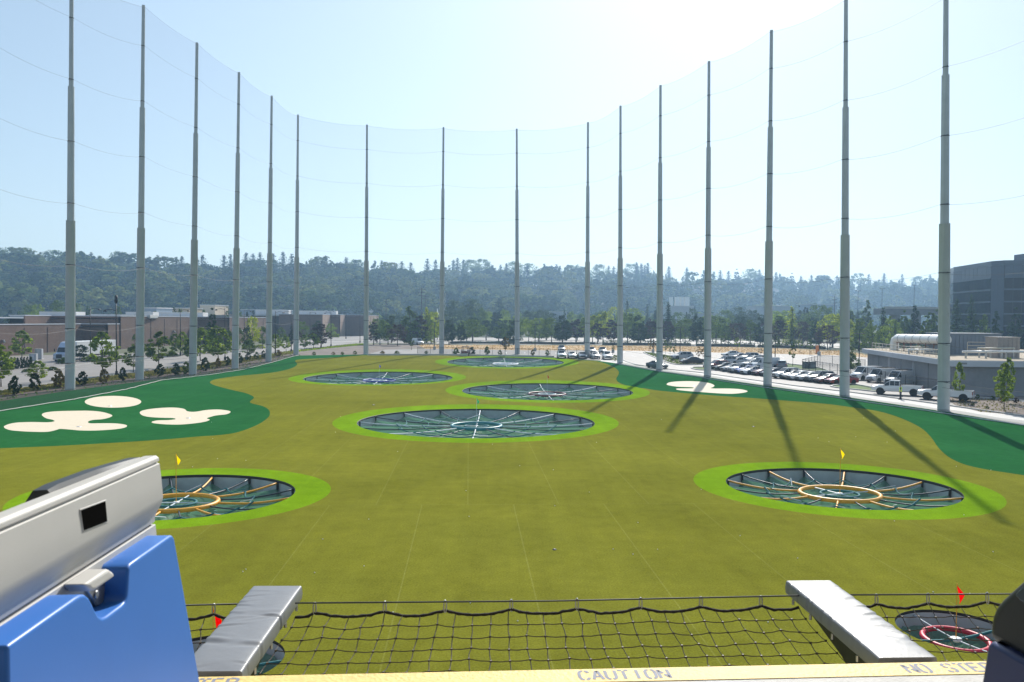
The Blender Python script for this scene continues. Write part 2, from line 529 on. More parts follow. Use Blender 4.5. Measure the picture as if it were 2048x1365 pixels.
sandD = catmull(z1([(535, 832), (570, 818), (680, 811), (800, 815), (880, 828), (915, 845), (905, 858), (885, 866), (920, 870), (1020, 870), (1120, 875), (1180, 890), (1150, 903), (1060, 912), (940, 908), (830, 900), (700, 890), (620, 880), (620, 870), (740, 868), (735, 860), (620, 855), (545, 843)], 1200, 560, 4), 4)
P_sand = [g2(s) for s in (sandA, sandB, sandC, sandD)]
# street on the left
st_near = g2([(-140, 800), (0, 782), (60, 774), (175, 757.5), (230, 751), (270, 746), (312, 739), (387, 731), (450, 721), (512, 712), (550, 707), (595, 700), (640, 695), (680, 690.5), (712, 687)])
st_far = g2([(690, 669.5), (650, 674.5), (600, 682), (560, 689), (512, 695.5), (445, 702.5), (362, 711), (285, 718), (180, 728), (100, 741), (45, 747), (-160, 765)])
P_street = st_near + g2([(735, 686.5), (900, 688.2), (1250, 690.5), (1700, 697), (1700, 694), (1250, 687.5), (900, 685.2), (770, 684), (740, 676), (760, 668), (742, 662), (700, 664)]) + st_far
P_yard = g2([(-160, 760), (-160, 712), (60, 712), (160, 708), (235, 708), (330, 706), (380, 706), (330, 714), (180, 728), (100, 741), (45, 747)])
P_verge = g2([(512, 713.5), (550, 709), (595, 702), (640, 697), (680, 692.5), (712, 689), (735, 688), (735, 690), (690, 694), (640, 699), (590, 705), (540, 714)])
P_dirt = g2([(600, 711), (590, 705), (640, 699), (690, 694), (735, 689.5), (780, 688.5), (835, 690), (850, 697), (780, 700), (750, 709)])
P_backlot = g2([(735, 709), (770, 700), (850, 698), (1050, 701), (1240, 701.5), (1330, 703.5), (1500, 707), (1670, 711), (1742, 716), (1765, 737), (1790, 745), (1900, 760), (2060, 790), (2060, 842), (1890, 818), (1690, 790), (1535, 769), (1415, 751.5), (1320, 739.5), (1272, 730), (1240, 724), (1200, 721), (1110, 715), (1040, 713), (886, 709.8)])
P_dry = g2([(835, 690), (900, 690.5), (1250, 692), (1480, 695), (1690, 702), (1745, 713), (1742, 716), (1670, 711), (1500, 707), (1330, 703.5), (1240, 701.5), (1050, 701), (850, 698)])
P_walk = g2([(1205, 719.5), (1247, 722), (1272, 731), (1350, 741.5), (1400, 746.5), (1494, 760), (1587, 773), (1690, 785), (1790, 798), (1890, 812), (2060, 836), (2060, 853), (1890, 824.5), (1690, 795), (1535, 773.5), (1415, 756), (1320, 743.5), (1240, 729), (1200, 723)])
P_is1 = catmull(g2([(1287, 705), (1300, 706.5), (1330, 711), (1365, 719), (1400, 727), (1408, 730), (1360, 730.5), (1340, 727), (1315, 718), (1296, 710)]), 3)
P_is2 = catmull(g2([(1383, 737), (1395, 735), (1440, 737), (1440, 741), (1400, 741)]), 3)
P_is3 = catmull(g2([(1565, 728.5), (1600, 731), (1640, 737), (1660, 746), (1610, 741), (1570, 736)]), 3)
P_is4 = catmull(g2([(1664, 772.5), (1700, 769), (1740, 775), (1760, 781), (1760, 785), (1720, 781), (1672, 776)]), 3)
P_bed = g2([(1862, 793), (1905, 793), (2060, 806), (2060, 833), (1960, 824), (1912, 812), (1900, 803)])
P_far = g2([(742, 684), (900, 684.7), (1250, 687), (1700, 693.5), (1700, 688), (1250, 676), (900, 675.5), (760, 676)])

regions = [('sand_bunker', [p], 'sandturf') for p in P_sand]
regions += [('target_rim', [ell(r[:2], r[2], r[3], 72)], 'lime') for h, r in TG.values() if r]
regions += [('rough_turf', [P_deep_l], 'deep'), ('rough_turf', [P_deep_r], 'deep'), ('fairway_turf', [P_turf], 'olive'),
            ('planting_island', [P_is1], 'dirt'), ('planting_island', [P_is2], 'lawn'), ('planting_island', [P_is3], 'lawn'), ('planting_island', [P_is4], 'lawn'),
            ('planting_bed', [P_bed], 'dirt'), ('pavement', [P_walk], 'concrete'), ('parking_lot', [P_backlot], 'asphalt'), ('dry_field', [P_dry], 'dry'),
            ('grass_verge', [P_verge], 'lawn'), ('street', [P_street], 'street'), ('truck_yard', [P_yard], 'street'), ('far_parking_lot', [P_far], 'street'), ('dirt_patch', [P_dirt], 'dirt')]
P_strip = [(-130, -40), (-130, 60)] + [st_near[1]] + st_near[2:] + [P_dirt[1], TL[-1]] + list(reversed(TL)) + [(-57.5, 60), (-50, 20), (-34, -8), (-34, -40)]
regions.append(('mulch_strip', [P_strip], 'mulch'))
P_hole = [ell(h[:2], h[2], h[3], 72) for h, r in TG.values()]
P_out = [(-7000, -400), (7000, -400), (7000, 7000), (-7000, 7000)]

def inside(poly, pts):
    x, y = pts[:, 0], pts[:, 1]
    P = np.array(poly)
    Q = np.roll(P, -1, axis=0)
    c = np.zeros(len(x), bool)
    for (x0, y0), (x1, y1) in zip(P, Q):
        if y0 == y1: continue
        k = ((y0 > y) != (y1 > y)) & (x < (x1 - x0) * (y - y0) / (y1 - y0) + x0)
        c ^= k
    return c
TB_zones = g2
def in_zone(name, clip):
    return clip
cv, ce = [], []
def addloop(poly):
    n = len(cv)
    cv.extend(Vector((float(p[0]), float(p[1]))) for p in poly)
    ce.extend((n + i, n + (i + 1) % len(poly)) for i in range(len(poly)))
addloop(P_out)
for h in P_hole: addloop(h)
for _, ps, _m in regions:
    for p in ps: addloop(p)
for yy in np.arange(122, 201, 6.0):
    for xx in np.arange(-390, 391, 15.0): cv.append(Vector((float(xx + .37), float(yy))))
tv, te, tf, _a, _b, _c = delaunay_2d_cdt(cv, ce, [], 0, 1e-4)
TVn = np.array([(p.x, p.y) for p in tv])
TFn = np.array([f for f in tf if len(f) == 3])
cen = TVn[TFn].mean(axis=1)
who = np.full(len(TFn), -1)
free = np.ones(len(TFn), bool)
for h in P_hole:
    k = inside(h, cen)
    free &= ~k
turf_in = inside(P_turf, cen)
for i, (nm, ps, _m) in enumerate(regions):
    k = inside(ps[0], cen) & free & (who < 0)
    if nm in ('sand_bunker', 'target_rim', 'rough_turf'): k &= turf_in
    who[k] = i
def flat(idx, name, m, kind='structure'):
    T = TFn[idx]
    used, inv = np.unique(T, return_inverse=True)
    vs = [(x, y, zf(y)) for x, y in TVn[used]]
    me = bpy.data.meshes.new(name)
    tri = inv.reshape(-1, 3)
    a, b, c = (TVn[used][tri[:, k]] for k in range(3))
    ar = (b[:, 0] - a[:, 0]) * (c[:, 1] - a[:, 1]) - (b[:, 1] - a[:, 1]) * (c[:, 0] - a[:, 0])
    tri = np.where((ar < 0)[:, None], tri[:, ::-1], tri)
    me.from_pydata(vs, [], tri.tolist())
    me.update()
    me.materials.append(m)
    o = bpy.data.objects.new(name, me)
    COL.objects.link(o)
    o['kind'] = kind
    return o
for i, (nm, ps, mm) in enumerate(regions):
    idx = np.where(who == i)[0]
    if len(idx): flat(idx, nm, M[mm])
flat(np.where((who < 0) & free)[0], 'ground', M['earth'])

# ------------------------------------------------------------------ the wooded ridge
def interp(x, xs, ys): return float(np.interp(x, xs, ys))
SK_U = [-900, -300, 0, 60, 120, 200, 300, 400, 500, 600, 700, 800, 900, 1000, 1100, 1200, 1300, 1400, 1500, 1600, 1700, 1800, 1900, 2100, 3000]
SK_V = [528, 518, 518, 509, 528, 524, 530, 530, 527, 528, 536, 540, 535, 545, 545, 548, 545, 553, 556, 562, 564, 562, 566, 566, 572]
def ridge_at(u):
    d = interp(u, [-900, 0, 600, 1100, 1600, 2100, 3000], [820, 850, 930, 1150, 1400, 1500, 1600])
    b = interp(u, [-900, 0, 600, 1100, 1600, 2100, 3000], [520, 540, 590, 700, 880, 950, 1000])
    vh = 640.5 - (1024 - u) * .007
    tree = 20.0
    top = CAMZ + (vh - interp(u, SK_U, SK_V)) / FPX * d - tree
    return d, b, max(top, 10)
def hill_z(x, y):
    u = 1024 + FPX * x / max(y, 1)
    d, b, top = ridge_at(u)
    n = 3.5 * math.sin(x * .021 + y * .013) + 2.5 * math.sin(x * .043 - y * .027 + 1.7)
    t = (y - b) / (d - b)
    if t <= 0: return zf(y) - 1.5
    s = min(t, 1.0)
    h = top * (0.30 * s + 0.70 * s * s * (3 - 2 * s)) + n * min(1, t * 3) * (1 if t < 1 else .4)
    return zf(y) - .5 + h
hx = np.arange(-1500, 1901, 26.0)
hy = np.concatenate([np.arange(500, 1760, 22.0), np.arange(1760, 3200, 160.0)])
V = np.array([(x, y, hill_z(x, y)) for y in hy for x in hx])
nx, ny = len(hx), len(hy)
Qh = np.array([(j * nx + i, j * nx + i + 1, (j + 1) * nx + i + 1, (j + 1) * nx + i) for j in range(ny - 1) for i in range(nx - 1)])
hills = np_mesh('hills', V, Qh, M['hill'], smooth=True)
hills['kind'] = 'structure'
def hill_hit(u, v):
    d = ray(u, v)
    y = 480.0
    while y < 1900:
        p = EYE + d * (y / d.y)
        if p.z < hill_z(p.x, p.y): return p
        y += 4
    return EYE + d * (1200 / d.y)

# ------------------------------------------------------------------ leaf-card crowns (numpy)
def cards(rng, P, Nrm, size, aspect=1.0, noise=.45):
    """one four-cornered leaf clump at every point, facing roughly along Nrm"""
    n = len(P)
    Nn = Nrm + rng.normal(0, noise, (n, 3))
    Nn /= np.linalg.norm(Nn, axis=1)[:, None] + 1e-9
    a = np.cross(Nn, rng.normal(0, 1, (n, 3)))
    a /= np.linalg.norm(a, axis=1)[:, None] + 1e-9
    b = np.cross(Nn, a)
    s = (size * rng.uniform(.6, 1.35, n))[:, None] if np.isscalar(size) else (size * rng.uniform(.6, 1.35, n))[:, None]
    a, b = a * s * .5, b * s * .5 * aspect
    k = rng.uniform(.55, 1.0, (n, 4, 1))
    C = np.stack([P - a * k[:, 0], P - b * k[:, 1] - Nn * s * .12, P + a * k[:, 2], P + b * k[:, 3] - Nn * s * .12], axis=1)
    V = C.reshape(-1, 3)
    return V, np.arange(n * 4).reshape(-1, 4)
def env_radius(kind, t):
    t = np.asarray(t)
    if kind == 'round': return np.sqrt(np.clip(1 - (2 * t - 1) ** 2, 0, 1)) ** .8
    if kind == 'oval': return np.clip(np.sin(np.pi * np.clip(t, 0, 1) ** .75), 0, 1) ** .7
    if kind == 'cone': return np.clip(1.02 - t, 0, 1) ** .75 * np.clip(t / .12, .45, 1)
    if kind == 'bush': return np.sqrt(np.clip(1 - t ** 2, 0, 1)) * np.clip(t / .25 + .7, 0, 1)
    if kind == 'column': return np.clip(1 - t ** 3.5, 0, 1) * np.clip(t / .1 + .6, 0, 1)
    return 1 - t
def crown(seed, kind, h0, h1, rad, nclus, per, leaf, gap=1.0, noise=.45):
    rng = np.random.default_rng(seed)
    t = rng.uniform(.02, .98, nclus)
    if kind == 'cone': t = 1 - np.sqrt(rng.uniform(.0, .98, nclus))
    rr = env_radius(kind, t) * rad * np.sqrt(rng.uniform(.25, 1.0, nclus))
    an = rng.uniform(0, 2 * np.pi, nclus)
    Cc = np.stack([rr * np.cos(an), rr * np.sin(an), h0 + t * (h1 - h0)], axis=1)
    cr = rad * rng.uniform(.20, .38, nclus) * gap * (0.55 + .45 * env_radius(kind, t))
    D = rng.normal(0, 1, (nclus, per, 3))
    D /= np.linalg.norm(D, axis=2)[..., None]
    Pp = (Cc[:, None, :] + D * (cr[:, None] * rng.uniform(.55, 1.05, (nclus, per)))[..., None] * np.array([1, 1, .8])).reshape(-1, 3)
    out = Pp - np.array([0, 0, h0 + (h1 - h0) * .45])
    out /= np.linalg.norm(out, axis=1)[:, None] + 1e-6
    Nn = D.reshape(-1, 3) * .7 + out * .6 + np.array([0, 0, .35])
    return cards(rng, Pp, Nn, leaf, 1.0, noise)
def fir(seed, h0, h1, rad, levels, leaf):
    rng = np.random.default_rng(seed)
    P, Nn, S = [], [], []
    for l in range(levels):
        t = l / levels
        z = h0 + (h1 - h0) * t
        L_ = rad * (1 - t) ** .68 * rng.uniform(.72, 1.1) + .05 * rad
        nb = max(4, int(11 * (1 - t * .6)))
        a0 = rng.uniform(0, 6.3)
        for k in range(nb):
            a = a0 + 2 * np.pi * k / nb + rng.normal(0, .15)
            ll = L_ * rng.uniform(.65, 1.1)
            ns = max(2, int(ll / (leaf * .5)))
            for s in range(ns):
                q = (s + .6) / ns
                P.append((np.cos(a) * ll * q, np.sin(a) * ll * q, z - ll * .28 * q + rng.normal(0, .012) * (h1 - h0)))
                Nn.append((np.cos(a) * .3, np.sin(a) * .3, 1.0))
                S.append(leaf * (1.15 - .5 * q))
    return cards(rng, np.array(P), np.array(Nn), np.array(S), .75)

# hillside forest: one wood seen as a mass
rngF = np.random.default_rng(5)
proto = []
for s in range(5): proto.append(('d', crown(40 + s, 'round', .18, 1.0, .46, 38, 14, .115, .85, .22)))
for s in range(3): proto.append(('o', crown(60 + s, 'oval', .12, 1.0, .30, 26, 11, .11, 1.1, .22)))
for s in range(3): proto.append(('f', fir(70 + s, .10, 1.0, .25, 13, .13)))
HOUSE_UV = [(1160, 549), (1191, 549), (1216, 550), (1331, 563), (1348, 565), (1372, 558), (1386, 553), (1397, 568), (1422, 570), (1428, 572), (1345, 570), (1368, 570),
            (1409, 574), (1434, 581), (1447, 581), (1462, 580), (1480, 574), (1495, 576), (1510, 584), (1530, 587), (1552, 589), (1518, 556), (1541, 554), (1490, 551), (1800, 581), (1816, 593), (1402, 590), (1318, 558), (1466, 557), (1500, 565)]
HOUSE = [hill_hit(u, v + 3) for u, v in HOUSE_UV]
FV, FQ, FT = [], [], []
nof = 0
def put(pt, pr, h, tint, w=1.0):
    global nof
    (Vp, Qp) = pr
    a = rngF.uniform(0, 6.28)
    ca, sa = math.cos(a), math.sin(a)
    q = Vp * np.array([h * w, h * w, h])
    FV.append(np.stack([q[:, 0] * ca - q[:, 1] * sa + pt[0], q[:, 0] * sa + q[:, 1] * ca + pt[1], q[:, 2] + pt[2]], axis=1))
    FQ.append(Qp + nof)
    FT.append(np.full(len(Vp), tint))
    nof += len(Vp)
cnt = 0
for _ in range(4600):
    u = rngF.uniform(-330, 2380)
    d, b, top = ridge_at(u)
    y = b + (d - b) * rngF.uniform(0, 1.10) ** .9
    x = (u - 1024) / FPX * y
    bad = False
    for hp in HOUSE:
        if abs(x - hp.x * y / hp.y) < 9 and -70 < y - hp.y < 9: bad = True; break
    if bad and rngF.uniform() < .9: continue
    # spacing: fewer trees where the slope is far away
    if rngF.uniform() > .62 - .12 * (u / 2048): continue
    fr = interp(u, [0, 600, 1100, 2048], [.10, .22, .38, .45])
    top_f = (y - b) / (d - b)
    if top_f > .85: fr += .25
    r = rngF.uniform()
    k = rngF.integers(8, 11) if r < fr else rngF.integers(0, 5) if r < fr + (1 - fr) * .75 else rngF.integers(5, 8)
    kind, pr = proto[k]
    h = rngF.uniform(12, 30) if kind != 'f' else rngF.uniform(17, 32)
    tint = {'d': rngF.uniform(.0, 1.0), 'o': rngF.uniform(.35, .95), 'f': rngF.uniform(0, .3)}[kind]
    if top_f > .8: h *= .76
    put((x, y, hill_z(x, y) - .5), pr, h, tint, rngF.uniform(.95, 1.45) if kind != 'f' else 1.15)
    cnt += 1
M['leaf_wood'] = leaf_mat('woodland leaves', (1, 1, 1), .18, .25, [(0, (.022, .050, .024)), (.45, (.072, .115, .034)), (1.0, (.21, .23, .065))])
wood = np_mesh('woodland', np.concatenate(FV), np.concatenate(FQ), M['leaf_wood'], tint=np.concatenate(FT))
tag(wood, 'hazy mixed woodland covering the whole far hillside', 'woodland', kind='stuff')

# ------------------------------------------------------------------ haze
hz = MB()
hz.box((250, 1500, 62.0), (4700, 3330, 140.0))
haze = hz.build('haze', None)
mh = bpy.data.materials.new('haze air')
mh.use_nodes = True
nt = mh.node_tree
nt.nodes.clear()
o_ = nt.nodes.new('ShaderNodeOutputMaterial')
pv = nt.nodes.new('ShaderNodeVolumePrincipled')
pv.inputs['Color'].default_value = (.45, .70, 1.0, 1)
pv.inputs['Density'].default_value = .00030
pv.inputs['Anisotropy'].default_value = .5
nt.links.new(pv.outputs[0], o_.inputs['Volume'])
haze.data.materials.append(mh)
tag(haze, kind='stuff')

# ------------------------------------------------------------------ net poles
ORD = ['first', 'second', 'third', 'fourth', 'fifth', 'sixth']
POLE = [(140, 780, 'left'), (279, 761, 'left'), (385.5, 750, 'left'), (470, 738, 'left'), (537, 724, 'left'), (592, 711, 'left'),
        (732, 709, 'back'), (883, 708, 'back'), (1034.5, 709, 'back'), (1174.5, 716, 'back'),
        (1240, 726.5, 'right'), (1319, 740, 'right'), (1415, 753, 'right'), (1535, 771.5, 'right'), (1689, 793, 'right'), (1887, 822.5, 'right')]
PH = 54.0
pole_pts = []
for u, v, row in POLE: pole_pts.append(G(u, v))
pL = pole_pts[0] + (pole_pts[0] - pole_pts[1]) * 1.02
pR = pole_pts[-1] + (pole_pts[-1] - pole_pts[-2]) * 1.05
def pole_name(i):
    row = POLE[i][2]
    if row == 'left': return ORD[i] + ' left'
    if row == 'back': return ORD[i - 6] + ' back'
    return ORD[15 - i] + ' right'
CABH = [PH - .3, 48.2, 40.3, 32.3, 24.3, 16.3, 8.0, 3.5]
def make_pole(top):
    t = thing('net_pole', 'x', 'pole')
    a = MB().lathe([(.66, -.3), (.66, .03), (.595, .03), (.535, 22.0), (.545, 22.02), (.545, 22.06)], 20)
    a.lathe([(.545, 22.06), (0.0, 22.07)], 20)
    a.build('lower_section', M['pole'], t, smooth=True, auto=40)
    b = MB().lathe([(.425, 22.0), (.375, 39.3), (.385, 39.31), (.385, 39.36), (0, 39.37)], 18)
    b.build('middle_section', M['pole'], t, smooth=True, auto=40)
    c = MB().lathe([(.275, 39.3), (.225, top), (0, top + .05)], 16)
    c.build('upper_section', M['pole'], t, smooth=True, auto=40)
    for h in CABH[1:]:
        r = .595 - .06 * h / 22 if h < 22 else (.425 - .05 * (h - 22) / 17.3 if h < 39.3 else .275 - .05 * (h - 39.3) / 15)
        k = MB().lathe([(r + .002, h - .06), (r + .02, h - .05), (r + .02, h + .05), (r + .002, h + .06)], 18)
        k.box((0, -r - .08, h), (.1, .14, .14))
        k.build('clamp', M['cable'], t)
    return t
p0 = make_pole(PH)
TOPS = [(143, 0, None), (287, 11, 1), (394, 86, 1), (478, 145, 1), (543.5, 192, 1), (596, 230, 1), (734, 250, 1), (887, 255, 1), (1033.5, 258, 1), (1176, 245, 1),
        (1241, 212, 1), (1321, 171, 1), (1418, 123, 1), (1543, 61, 1), (1692, -2, 1), (1892, 0, None)]
HSC, LEAN = [], []
for i, pt in enumerate(pole_pts):
    u, v, full = TOPS[i]
    q = Gy(u, v, pt.y)
    if full: hs = (q.z - pt.z) / PH
    else: hs = (Gy(u, (175, 152)[i > 0], pt.y).z - pt.z) / 39.3
    HSC.append(hs)
    LEAN.append((q.x - pt.x) / (q.z - pt.z))
    t = p0 if i == 0 else copy_tree(p0)
    t.location = pt
    t.scale = (1, 1, hs)
    t.rotation_euler = (0, math.atan(LEAN[-1]), 0)
    nm = pole_name(i).split()
    side = {'left': 'from the near end of the left net row', 'right': 'from the near end of the right net row', 'back': 'from the left in the back net row'}[nm[1]]
    tag(t, f'tall grey telescoping pole, {nm[0]} {side}', 'pole', 'net poles round the range')
def catenary(a, b, sag, n=14):
    return [a.lerp(b, k / n) - Vector((0, 0, sag * 4 * (k / n) * (1 - k / n))) for k in range(n + 1)]
pLL = pL + (pL - pole_pts[0])
allp = [pLL, pL] + pole_pts + [pR]
HS2, LE2 = [HSC[0]] * 2 + HSC + [HSC[-1]], [LEAN[0]] * 2 + LEAN + [LEAN[-1]]
for q, w in ((pL, 'just outside the left picture edge'), (pLL, 'two beyond the left picture edge'), (pR, 'just outside the right picture edge')):
    t = copy_tree(p0)
    t.location = q
    tag(t, 'tall grey telescoping pole ' + w, 'pole', 'net poles round the range')
ctr = Vector((-4, 110, 0))
for i in range(len(allp) - 1):
    a, b = allp[i], allp[i + 1]
    span = (b - a).length
    sag = .034 * span
    if i == 0: lab = 'mesh net outside the left picture edge with its skirt reaching in'
    elif i == 1: lab = 'mesh net hanging beyond the first left pole at the left picture edge'
    elif i == len(allp) - 2: lab = 'mesh net hanging beyond the first right pole at the right picture edge'
    else: lab = f'sheer mesh net hanging between the {pole_name(i - 2)} pole and the {pole_name(i - 1)} pole'
    t = thing('safety_net', lab, 'net', a, 0, 'sheer nets between the poles')
    inn = Vector((ctr.x - (a.x + b.x) / 2, ctr.y - (a.y + b.y) / 2, 0)).normalized()
    o1, o2 = inn * .62, inn * .62
    def inner(p, h, k): return p + inn * (.66 if h < 22 else .48 if h < 39 else .30) + Vector((LE2[k] * h * HS2[k], 0, h * HS2[k]))
    rows = []
    for h in CABH:
        rows.append([p - a for p in catenary(inner(a, h, i), inner(b, h, i + 1), sag if h > 5 else sag * .35)])
    m = MB()
    n = len(rows[0])
    m.add([p for r in rows for p in r], [(j * n + k, j * n + k + 1, (j + 1) * n + k + 1, (j + 1) * n + k) for j in range(len(rows) - 1) for k in range(n - 1)])
    m.build('mesh_panel', M['net'], t, smooth=True)
    for r, h in zip(rows, CABH):
        MB().tube(r, .013 if h > 5 else .014, 4, False).build('cable', M['cable'], t)
        if h < 5: MB().tube([p - Vector((0, 0, .55)) for p in r], .014, 4, False).build('cable', M['cable'], t)
    if i <= 6 or i >= 12:                     # the loose skirt from the lowest cable down to a rope on the turf
        low = [Vector((p.x, p.y, zf(p.y + a.y) - a.z + .22 + .05 * math.sin(k_ * .8))) for k_, p in enumerate(rows[-1])]
        reach = [11, 9.5, 7.0, 3.6, 3.2, 3.0, 2.4][i] if i <= 6 else 3.0
        reach2 = [9.5, 7.0, 3.6, 3.2, 3.0, 2.4, 1.5][i] if i <= 6 else 3.0
        rnd = random.Random(i)
        rope = []
        for k, p in enumerate(low):
            f = k / (n - 1)
            ia, ib = ((ctr - w).to_2d().normalized().to_3d() for w in (a, b))
            q = (a + ia * reach).lerp(b + ib * reach2, f)
            q.z = zf(q.y) + .08 + .05 * rnd.random()
            rope.append(q - a)
        mid = []
        for k in range(n):
            q = low[k].lerp(rope[k], .55)
            q.z -= .02 + .02 * math.sin(k * 1.7)
            mid.append(q)
        m = MB()
        low2 = [p + inn * -.62 for p in low]
        m.add(low2 + mid + rope, [(j * n + k, j * n + k + 1, (j + 1) * n + k + 1, (j + 1) * n + k) for j in range(2) for k in range(n - 1)])
        m.build('skirt', M['skirt'], t, smooth=True)
        MB().tube(rope, .05, 5, False).build('ground_rope', M['concrete'] if i <= 6 else M['steel'], t)

# ------------------------------------------------------------------ target pits
_nt = M['funnel'].node_tree
_d = [x for x in _nt.nodes if x.type == 'BSDF_DIFFUSE'][0]
_t = _nt.nodes.new('ShaderNodeBsdfTranslucent')
_t.inputs[0].default_value = (.20, .42, .28, 1)
_a = _nt.nodes.new('ShaderNodeMixShader')
_a.inputs[0].default_value = .5
_m = [x for x in _nt.nodes if x.type == 'MIX_SHADER' and x != _a][0]
_nt.links.new(_d.outputs[0], _a.inputs[1])
_nt.links.new(_t.outputs[0], _a.inputs[2])
_nt.links.new(_a.outputs[0], _m.inputs[2])
col_ring = {'green': (.03, .20, .22), 'yellow': (.78, .36, .03), 'brown': (.16, .05, .05), 'blue': (.06, .08, .35), 'white': (.78, .78, .8), 'red': (.55, .02, .05)}
flagc = {'green': (.01, .22, .10), 'yellow': (.85, .60, .0), 'brown': (.28, .03, .02), 'blue': (.02, .04, .40), 'white': (.8, .8, .8), 'red': (.65, .01, .01)}
for k, c in col_ring.items(): M['ring_' + k] = mat(k + ' padded tube', c, .45, noise=.12, nscale=5, bump=.3, bscale=14)
for k, c in flagc.items():
    M['flag_' + k] = leaf_mat(k + ' flag cloth', c, .45, .02, None, .5)
M['spokewhite'] = mat('pale padded tube', (.62, .66, .68), .5, noise=.12, nscale=4)
M['spokedark'] = mat('dark padded tube', (.035, .045, .055), .35, noise=.2, nscale=4)
M['teal'] = mat('teal rope', (.035, .16, .17), .8, noise=.15, nscale=4)
M['rubble'] = mat('pale stones', (.68, .58, .46), .9, noise=.25, nscale=1.5)
WHERE = {'green': 'largest target pit in the middle of the range with a teal ring', 'yellow_r': 'target pit with a yellow ring at right, crossed by a pole shadow',
         'yellow_l': 'target pit with a yellow ring at left, half hidden by the ball dispenser', 'brown': 'target pit with a dark red ring, behind and right of the largest pit',
         'blue': 'target pit with a blue ring, left of the dark red ringed pit', 'white': 'farthest target pit, with a white ring, before the back net',
         'red_r': 'small target pit with a red ring under the net at lower right', 'red_l': 'small dark target pit beside the left padded arm'}
FLAGW = {'green': 'small green pennant on the largest middle target', 'yellow_r': 'yellow pennant on the right yellow ringed target', 'yellow_l': 'yellow pennant on the left yellow ringed target beside the dispenser',
         'brown': 'dark red pennant on the target behind the largest one', 'blue': 'blue pennant on the left far target', 'white': 'white pennant on the farthest target',
         'red_r': 'red pennant on the near target at lower right', 'red_l': 'red pennant behind the left padded arm'}
for key, (h, rim) in TG.items():
    x, y, rx, ry = h
    colr = key.split('_')[0]
    z = zf(y)
    zt = lambda yy: zf(y + yy) - z
    t = thing('target_pit', WHERE[key], 'target', (x, y, z), 0, 'target pits in the turf')
    n = 72
    dep = 1.75 if colr != 'red' else 1.2
    E = lambda f, a: (f * rx * math.cos(a), f * ry * math.sin(a))
    # wall: a ring of panels with posts
    m = MB()
    ring = lambda f, zz, nn=n, rel=True: [(*E(f, 2 * math.pi * k / nn), (zt(E(f, 2 * math.pi * k / nn)[1]) if rel else 0) + zz) for k in range(nn)]
    A, B = ring(1.0, -.02), ring(1.03, -dep)
    m.add(A + B, [(k, (k + 1) % n, n + (k + 1) % n, n + k) for k in range(n)])
    m.build('pit_wall', M['pitwall'], t, smooth=True)
    m = MB()
    A, B2, C2 = ring(1.0, -.001), ring(.997, -.02), ring(.997, -.15 if colr != 'red' else -.09)
    m.add(A + B2 + C2, [(j * n + k, j * n + (k + 1) % n, (j + 1) * n + (k + 1) % n, (j + 1) * n + k) for j in range(2) for k in range(n)])
    m.build('rim_lining', M['black'], t, smooth=True)
    m = MB()
    m.add(ring(1.03, -dep, rel=False) + [(0, 0, -dep - .1)], [(k, (k + 1) % n, n) for k in range(n)])
    m.build('pit_floor', M['pitfloor'], t)
    rr = random.Random(key)
    big = colr != 'red'
    rk = .31 if colr != 'red' else .54
    if colr == 'yellow': rk = .345
    if colr == 'green': rk = .21
    if colr in ('brown', 'blue', 'white'): rk = .215
    zc = -.42 if big else -.30
    rs = .105 if colr == 'yellow' else .12 if big else .075
    ph0 = rr.random() * .4
    NS = 16 if big else 4
    # funnel net, sagging in facets between the spokes
    m = MB()
    nf = NS * 4 if big else 40
    vs = []
    for j, f in enumerate((.985, .80, .62, .42, .22, .05)):
        for k in range(nf):
            a = ph0 + 2 * math.pi * k / nf
            sagk = (k % 4)
            s = (0, .5, .72, .5)[sagk] if big else .2
            base = -.36 - (1 - f) * (.47 if big else .42)
            zz = base - s * (.9 if big else .2) * (.12 + .88 * f ** 1.3) - rr.random() * .16
            vs.append((*E(f, a), zt(E(f, a)[1]) + zz))
    fs = [(j * nf + k, j * nf + (k + 1) % nf, (j + 1) * nf + (k + 1) % nf, (j + 1) * nf + k) for j in range(5) for k in range(nf)]
    m.add(vs, fs)
    m.build('funnel_net', M['funnel'], t)
    # spokes
    for k in range(NS):
        a = ph0 + 2 * math.pi * k / NS
        hi = k % 2 == 0
        ri = rk if (hi or big) else 0
        pts = []
        f0 = .04 if not big else rk
        for q in range(9):
            f = .985 + (f0 - .985) * q / 8
            zz = -.16 + (zc + .16) * (q / 8) - (.14 if big else .02) * math.sin(math.pi * q / 8)
            e = E(f, a)
            pts.append((*e, zt(e[1]) + zz))
        if big: mm = M['ring_yellow'] if (colr == 'yellow' and hi) else (M['spokewhite'] if (hi and colr != 'yellow') else M['spokedark'])
        else: mm = M['teal'] if hi else M['spokewhite']
        MB().tube(pts, (rs * (.55 if colr == 'yellow' else .42) if hi else rs * .40) if big else (.045 if hi else .02), 6).build('spoke', mm, t, smooth=True)
    # rings
    rp = lambda f, nn: [(*E(f, 2 * math.pi * k / nn), zc) for k in range(nn)]
    MB().tube(rp(rk, 48), rs * 1.15 if colr != 'green' else rs * 1.3, 8, closed=True).build('ring', M['ring_' + colr], t, smooth=True)
    if big:
        MB().tube(rp(rk * .48, 36), rs * .62, 6, closed=True).build('inner_ring', M['teal'] if colr in ('yellow', 'green') else M['spokewhite'], t, smooth=True)
        for k in range(4):
            a = ph0 + k * math.pi / 2
            MB().tube([(*E(.01, a), zc), (*E(rk, a), zc)], .035, 5).build('inner_spoke', M['spokewhite'], t)
    MB().lathe([(.0, zc + .05), (.16, zc + .05), (.17, zc), (.10, zc - .06), (0, zc - .07)], 16).build('hub', M['white'], t, smooth=True)
